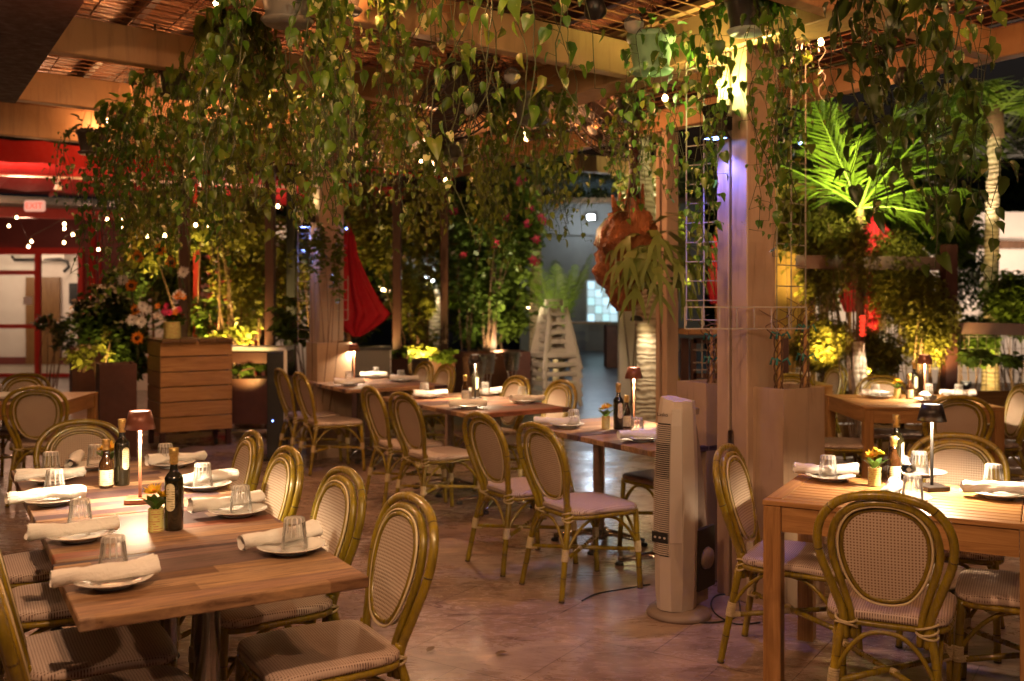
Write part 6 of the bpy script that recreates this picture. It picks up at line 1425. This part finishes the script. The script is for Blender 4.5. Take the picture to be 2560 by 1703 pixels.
for px, py, Y, pw, col, aim in ((1985, 760, 12.6, 18, YEL, (1985, 520, 13.8)), (1600, 700, 13.6, 110, (1, .95, .55), (1595, 470, 15)), (1680, 800, 12.8, 90, (.85, 1, .35), (1680, 560, 13.6)), (2170, 930, 10.0, 40, YEL, (2200, 780, 10.8)), (2060, 900, 10.0, 30, YEL, (2060, 750, 10.8)), (2330, 930, 9.8, 26, YEL, (2320, 800, 10.4)), (2440, 940, 10.4, 30, YEL, (2450, 840, 11.5)), (2520, 930, 10.6, 25, YEL, (2520, 800, 11.8)),
                                (500, 900, 11.9, 90, YEL, (520, 600, 12.5)), (610, 920, 11.7, 60, YEL, (600, 720, 12.5)), (430, 860, 11.8, 45, YEL, (430, 560, 12.4)), (250, 930, 10.6, 16, YEL, (270, 850, 11.1)), (215, 925, 9.9, 5, YEL, (215, 890, 10.3)), (620, 960, 10.8, 7, YEL, (620, 915, 11.1)),
                                (1045, 910, 12.9, 80, YEL, (1050, 740, 13.8)), (940, 900, 12.6, 24, YEL, (940, 700, 13.5)), (1110, 925, 12.8, 14, YEL, (1100, 885, 13.3)), (1195, 900, 14.4, 45, (1, .8, .4), (1200, 650, 15)), (1250, 880, 14.6, 30, (1, .85, .5), (1230, 760, 15.4)), (1310, 900, 15.6, 50, (1, .85, .5), (1340, 800, 17)), (1400, 880, 16.2, 5, (.9, 1, .6), (1390, 700, 17)), (770, 870, 12.2, 26, YEL, (770, 650, 12.9)), (1290, 850, 14.2, 40, (1, .9, .6), (1280, 560, 15))):
    q = P(px, py, Y); lamp('garden_uplight', q, pw * (2.5 if px < 1450 else 4.2), tuple(c * k_ for c, k_ in zip(col, (1, .92, .8))), 'SPOT', .04, P(aim[0], aim[1], aim[2]), 100, .7)
lw = thing('board_wall', 'low wall of dark horizontal boards behind the square table', 'wall', (P(2250, 0, 9.75).x, 9.75, 0))
for k in range(4): b = MB(); b.box((0, 0, .09 + k * .165), (4.6, .03, .15), bev=.004); obj('board', b, M['cratecap'], lw)
for x in (-2.1, -.7, .7, 2.1): b = MB(); b.box((x, .04, .33), (.07, .05, .66)); obj('batten', b, M['redpost'], lw)
for k, (px, py) in enumerate(((1237, 1636), (1067, 1632), (1992, 1497), (1110, 925), (1540, 1374))):
    q = G(px, py, .004); t = tag(obj('fallen_leaf', (lambda b: (leafblade(b, Vector((0, 0, .004)), (math.cos(k), math.sin(k), .05), .055, .018, curl=-.1), b)[1])(MB()), M['cratecap']), ('dry leaf on the floor in the middle of the front aisle', 'tiny dry leaf on the floor beside the near end chair', 'curled dry leaf on the floor under the slatted table', 'dry leaf in the shade below the far pillar table', 'dry leaf on the wet-looking floor beneath the marigold table')[k], 'leaf'); t.location = q
# --- steel buckets, clear screen, glassware at the back
BK = 'steel wine buckets on stands'
def bucket():
    t = thing('wine_bucket', 'bucket', 'bucket'); b = MB(); b.lathe([(.075, .66), (.08, .67), (.10, .88), (.108, .885), (.105, .893), (.095, .885), (.075, .68)], 24, capt=False); bk = obj('bucket', b, M['steel'], t)
    for s_ in (-1, 1): b = MB(); b.tube([(s_ * .10, -.02, .84), (s_ * .125, 0, .85), (s_ * .10, .02, .84)], .006, 6); obj('ring_handle', b, M['steel'], bk)
    for k in range(3): a = k * 2.094 + .3; b = MB(); b.tube([(.11 * math.cos(a), .11 * math.sin(a), .80), (.05 * math.cos(a), .05 * math.sin(a), .60), (.04 * math.cos(a), .04 * math.sin(a), .25), (.15 * math.cos(a), .15 * math.sin(a), 0.)], .007, 6); obj('stand_leg', b, M['steel'], t)
    return t
bkt = Proto(bucket())
for px, Y, lab in ((1217, 12.0, 'steel wine bucket on a stand directly behind the black lamp'), (1280, 12.6, 'steel wine bucket on a stand closest to the high chairs'), (1193, 11.4, 'steel wine bucket half hidden behind the black lamp shade'), (1050, 11.2, 'steel wine bucket beside the clear screen')): bkt.put((P(px, 0, Y).x, Y, 0), .3, lab, BK)
sc = thing('serving_station', 'dark serving counter with a clear guard and steel edge behind the far table', 'counter', (P(916, 0, 11.3).x, 11.3, 0), rad(8)); b = MB(); b.box((0, .1, .35), (.62, .45, .70)); obj('cabinet', b, M['corten'], sc)
b = MB(); b.box((0, -.14, .84), (.52, .012, .28)); obj('clear_guard', b, mat('milky_screen', (.35, .34, .32), .25, trans=.25), sc); b = MB(); b.box((0, .05, 1.0), (.56, .42, .035)); obj('counter_top', b, M['black'], sc)
for x in (-.27, .27): b = MB(); b.box((x, -.15, .85), (.014, .014, .32)); obj('steel_edge', b, M['steel'], sc)
for k, (px, py) in enumerate(((985, 925), (1000, 928), (1012, 924), (1026, 928))):
    pass
# --- dark masses far behind: a wood that reads as one
b = MB(); rn = random.Random(77)
for i in range(26):
    px = -300 + i * 130; Y = rn.uniform(24, 34) if not 1250 < px < 1700 else 40; c = P(px, 560, Y); cloud(b, (c.x, Y, rn.uniform(2.4, 4.2)), 2.6, 1.5, rn.uniform(2.2, 3.4), 1300, .55, rn)
o = obj('far_trees', b, M['bushd']); o['kind'] = 'stuff'
b = MB(); b.box((P(600, 0, 17).x, 17, 1.4), (3.6, .15, 2.8)); tag(obj('side_wall', b, M['white']), 'pale wall glimpsed through the climber behind the pallet planter', 'wall')
lamp('pallet_fill', P(560, 600, 9.2), 26, WARM2, 'SPOT', .04, P(480, 960, 10.6), 70, .6)  # added spot brightening the pallet planter; no lamp hangs there
lamp('side_wall_lamp', P(600, 640, 16), 45, (1, .75, .5), r=.1)
for k, (x0, x1) in enumerate(((523, 545), (558, 576), (625, 650))):
    q = P((x0 + x1) / 2, 0, 16.6); bar_thing('banded_post', ('white post with red bands closest to the thick dark post', 'slimmer white post with red bands in the middle', 'white post with red bands farthest along')[k], 'post', Vector((q.x, q.y, 0)), Vector((q.x, q.y, 2.4)), .14, .14, 'redframe', 'red banded posts')

# ------------------------------------------------------------------ unseen floodlights added under the pergola to light tables, vines and hedge
def flood(loc, aim, pw, lab, col=WARM2, ang=125, r=.035):  # lamp body modelled around an added spot; no such fixture is visible
    t = thing('unseen_floodlight', lab, 'ceiling lamp', loc, 0, 'unseen floodlights set along the pergola beams'); q = (Vector(aim) - Vector(loc)).to_track_quat('-Z', 'Y').to_matrix().to_4x4()
    b = MB(); b.lathe([(.045, -.03), (.05, -.02), (.035, .05), (.0, .055)], 16, capb=False); obj('lamp_housing', b.xf(q), M['blackm'], t); b = MB(); b.lathe([(0, -.012), (.042, -.013)], 16); obj('lens', b.xf(q), emis('flood_lens', (1, .7, .42), 5), t)
    L = Vector(loc) + (q.to_3x3() @ Vector((0, 0, -.06))); lamp('unseen_flood', L, pw, col, 'SPOT', r, aim, ang, .5)
flood((-.55, 1.2, 2.72), (-1.1, 3.6, .7), 110, 'unseen floodlight overhead aimed at the long plank table')
flood((1.3, 1.3, 2.72), (1.6, 4.0, .7), 50, 'unseen floodlight overhead aimed at the slatted table')
flood((-2.85, 4.9, 2.72), (-.7, 3.3, .6), 75, 'unseen floodlight over the far end of the plank table', WARM2, 75)
flood((.3, 1.4, 2.3), (-1.3, 4.8, 2.5), 42, 'added fill floodlight hung low and turned up to the vine curtain', (1, .84, .46), 100)  # added to brighten the vines from the front
flood((2.0, 1.8, 2.5), (2.6, 4.8, 2.6), 16, 'unseen floodlight turned to the dark trailing pothos', (1, .78, .42), 90)
flood((-2.8, 1.8, 2.74), (-1.5, 3.6, .7), 34, 'unseen floodlight near the dark soffit')
flood((.35, 4.2, 2.78), (.9, 6.3,   .6), 30, 'unseen floodlight on the main beam aimed at the marigold table', WARM2, 90)
flood((-.75, 9.3, 2.78), (-.5, 6.0, .0), 60, 'unseen floodlight at the far end shining back along the floor')
flood((-1.3, 6.9, 2.78), (-.6, 8.6, .5), 32, 'unseen floodlight behind the vine curtain aimed at the middle tables', WARM2, 90)
flood((2.2, 5.6, 2.8), (3.0, 8.2, .6), 32, 'unseen floodlight on the edge beam aimed at the square table')
flood((2.3, 6.6, 2.78), (4.0, 10.6, 1.3), 90, 'added fill floodlight on the edge beam aimed at the bamboo hedge', (1, .62, .28), 80)  # added to brighten the hedge from above
flood((-3.9, 6.0, 2.7), (-3.6, 8.4, .6), 22, 'unseen floodlight by the soffit aimed at the wooden table')
for p, pw in ((P(1317, 340, 7.4), 9), (P(1474, 322, 7.5), 9), (P(1052, 401, 7.5), 8), (P(378, 200, 6.2), 4), (P(514, 150, 6.0), 5), (P(270, 300, 8.1), 6), (P(640, 280, 7.0), 20), (Vector((-.3, 3.5, 2.65)), 8), (Vector((1.7, 3.8, 2.7)), 8), (Vector((-1.6, 4.3, 2.7)), 6), (Vector((-.6, 4.4, 2.98)), 13), (Vector((-1.5, 6.6, 2.98)), 13), (Vector((-2.6, 5.4, 2.98)), 11), (Vector((1.6, 5.4, 2.92)), 9), (Vector((.7, 6.7, 2.92)), 9), (Vector((2.4, 4.4, 2.92)), 10), (Vector((.6, 3.9, 2.98)), 12), (Vector((3.2, 3.9, 2.92)), 8)): lamp('bulb_and_fill_glow', p + Vector((0, -.06, -.04)), pw, WARM, r=.03)  # some at the string bulbs, others added with no bulb to brighten the roof
lamp('wall_string_glow', P(120, 580, 12.4), 22, WARM, r=.3); lamp('wall_string_glow', P(300, 570, 11.8), 18, WARM, r=.3)
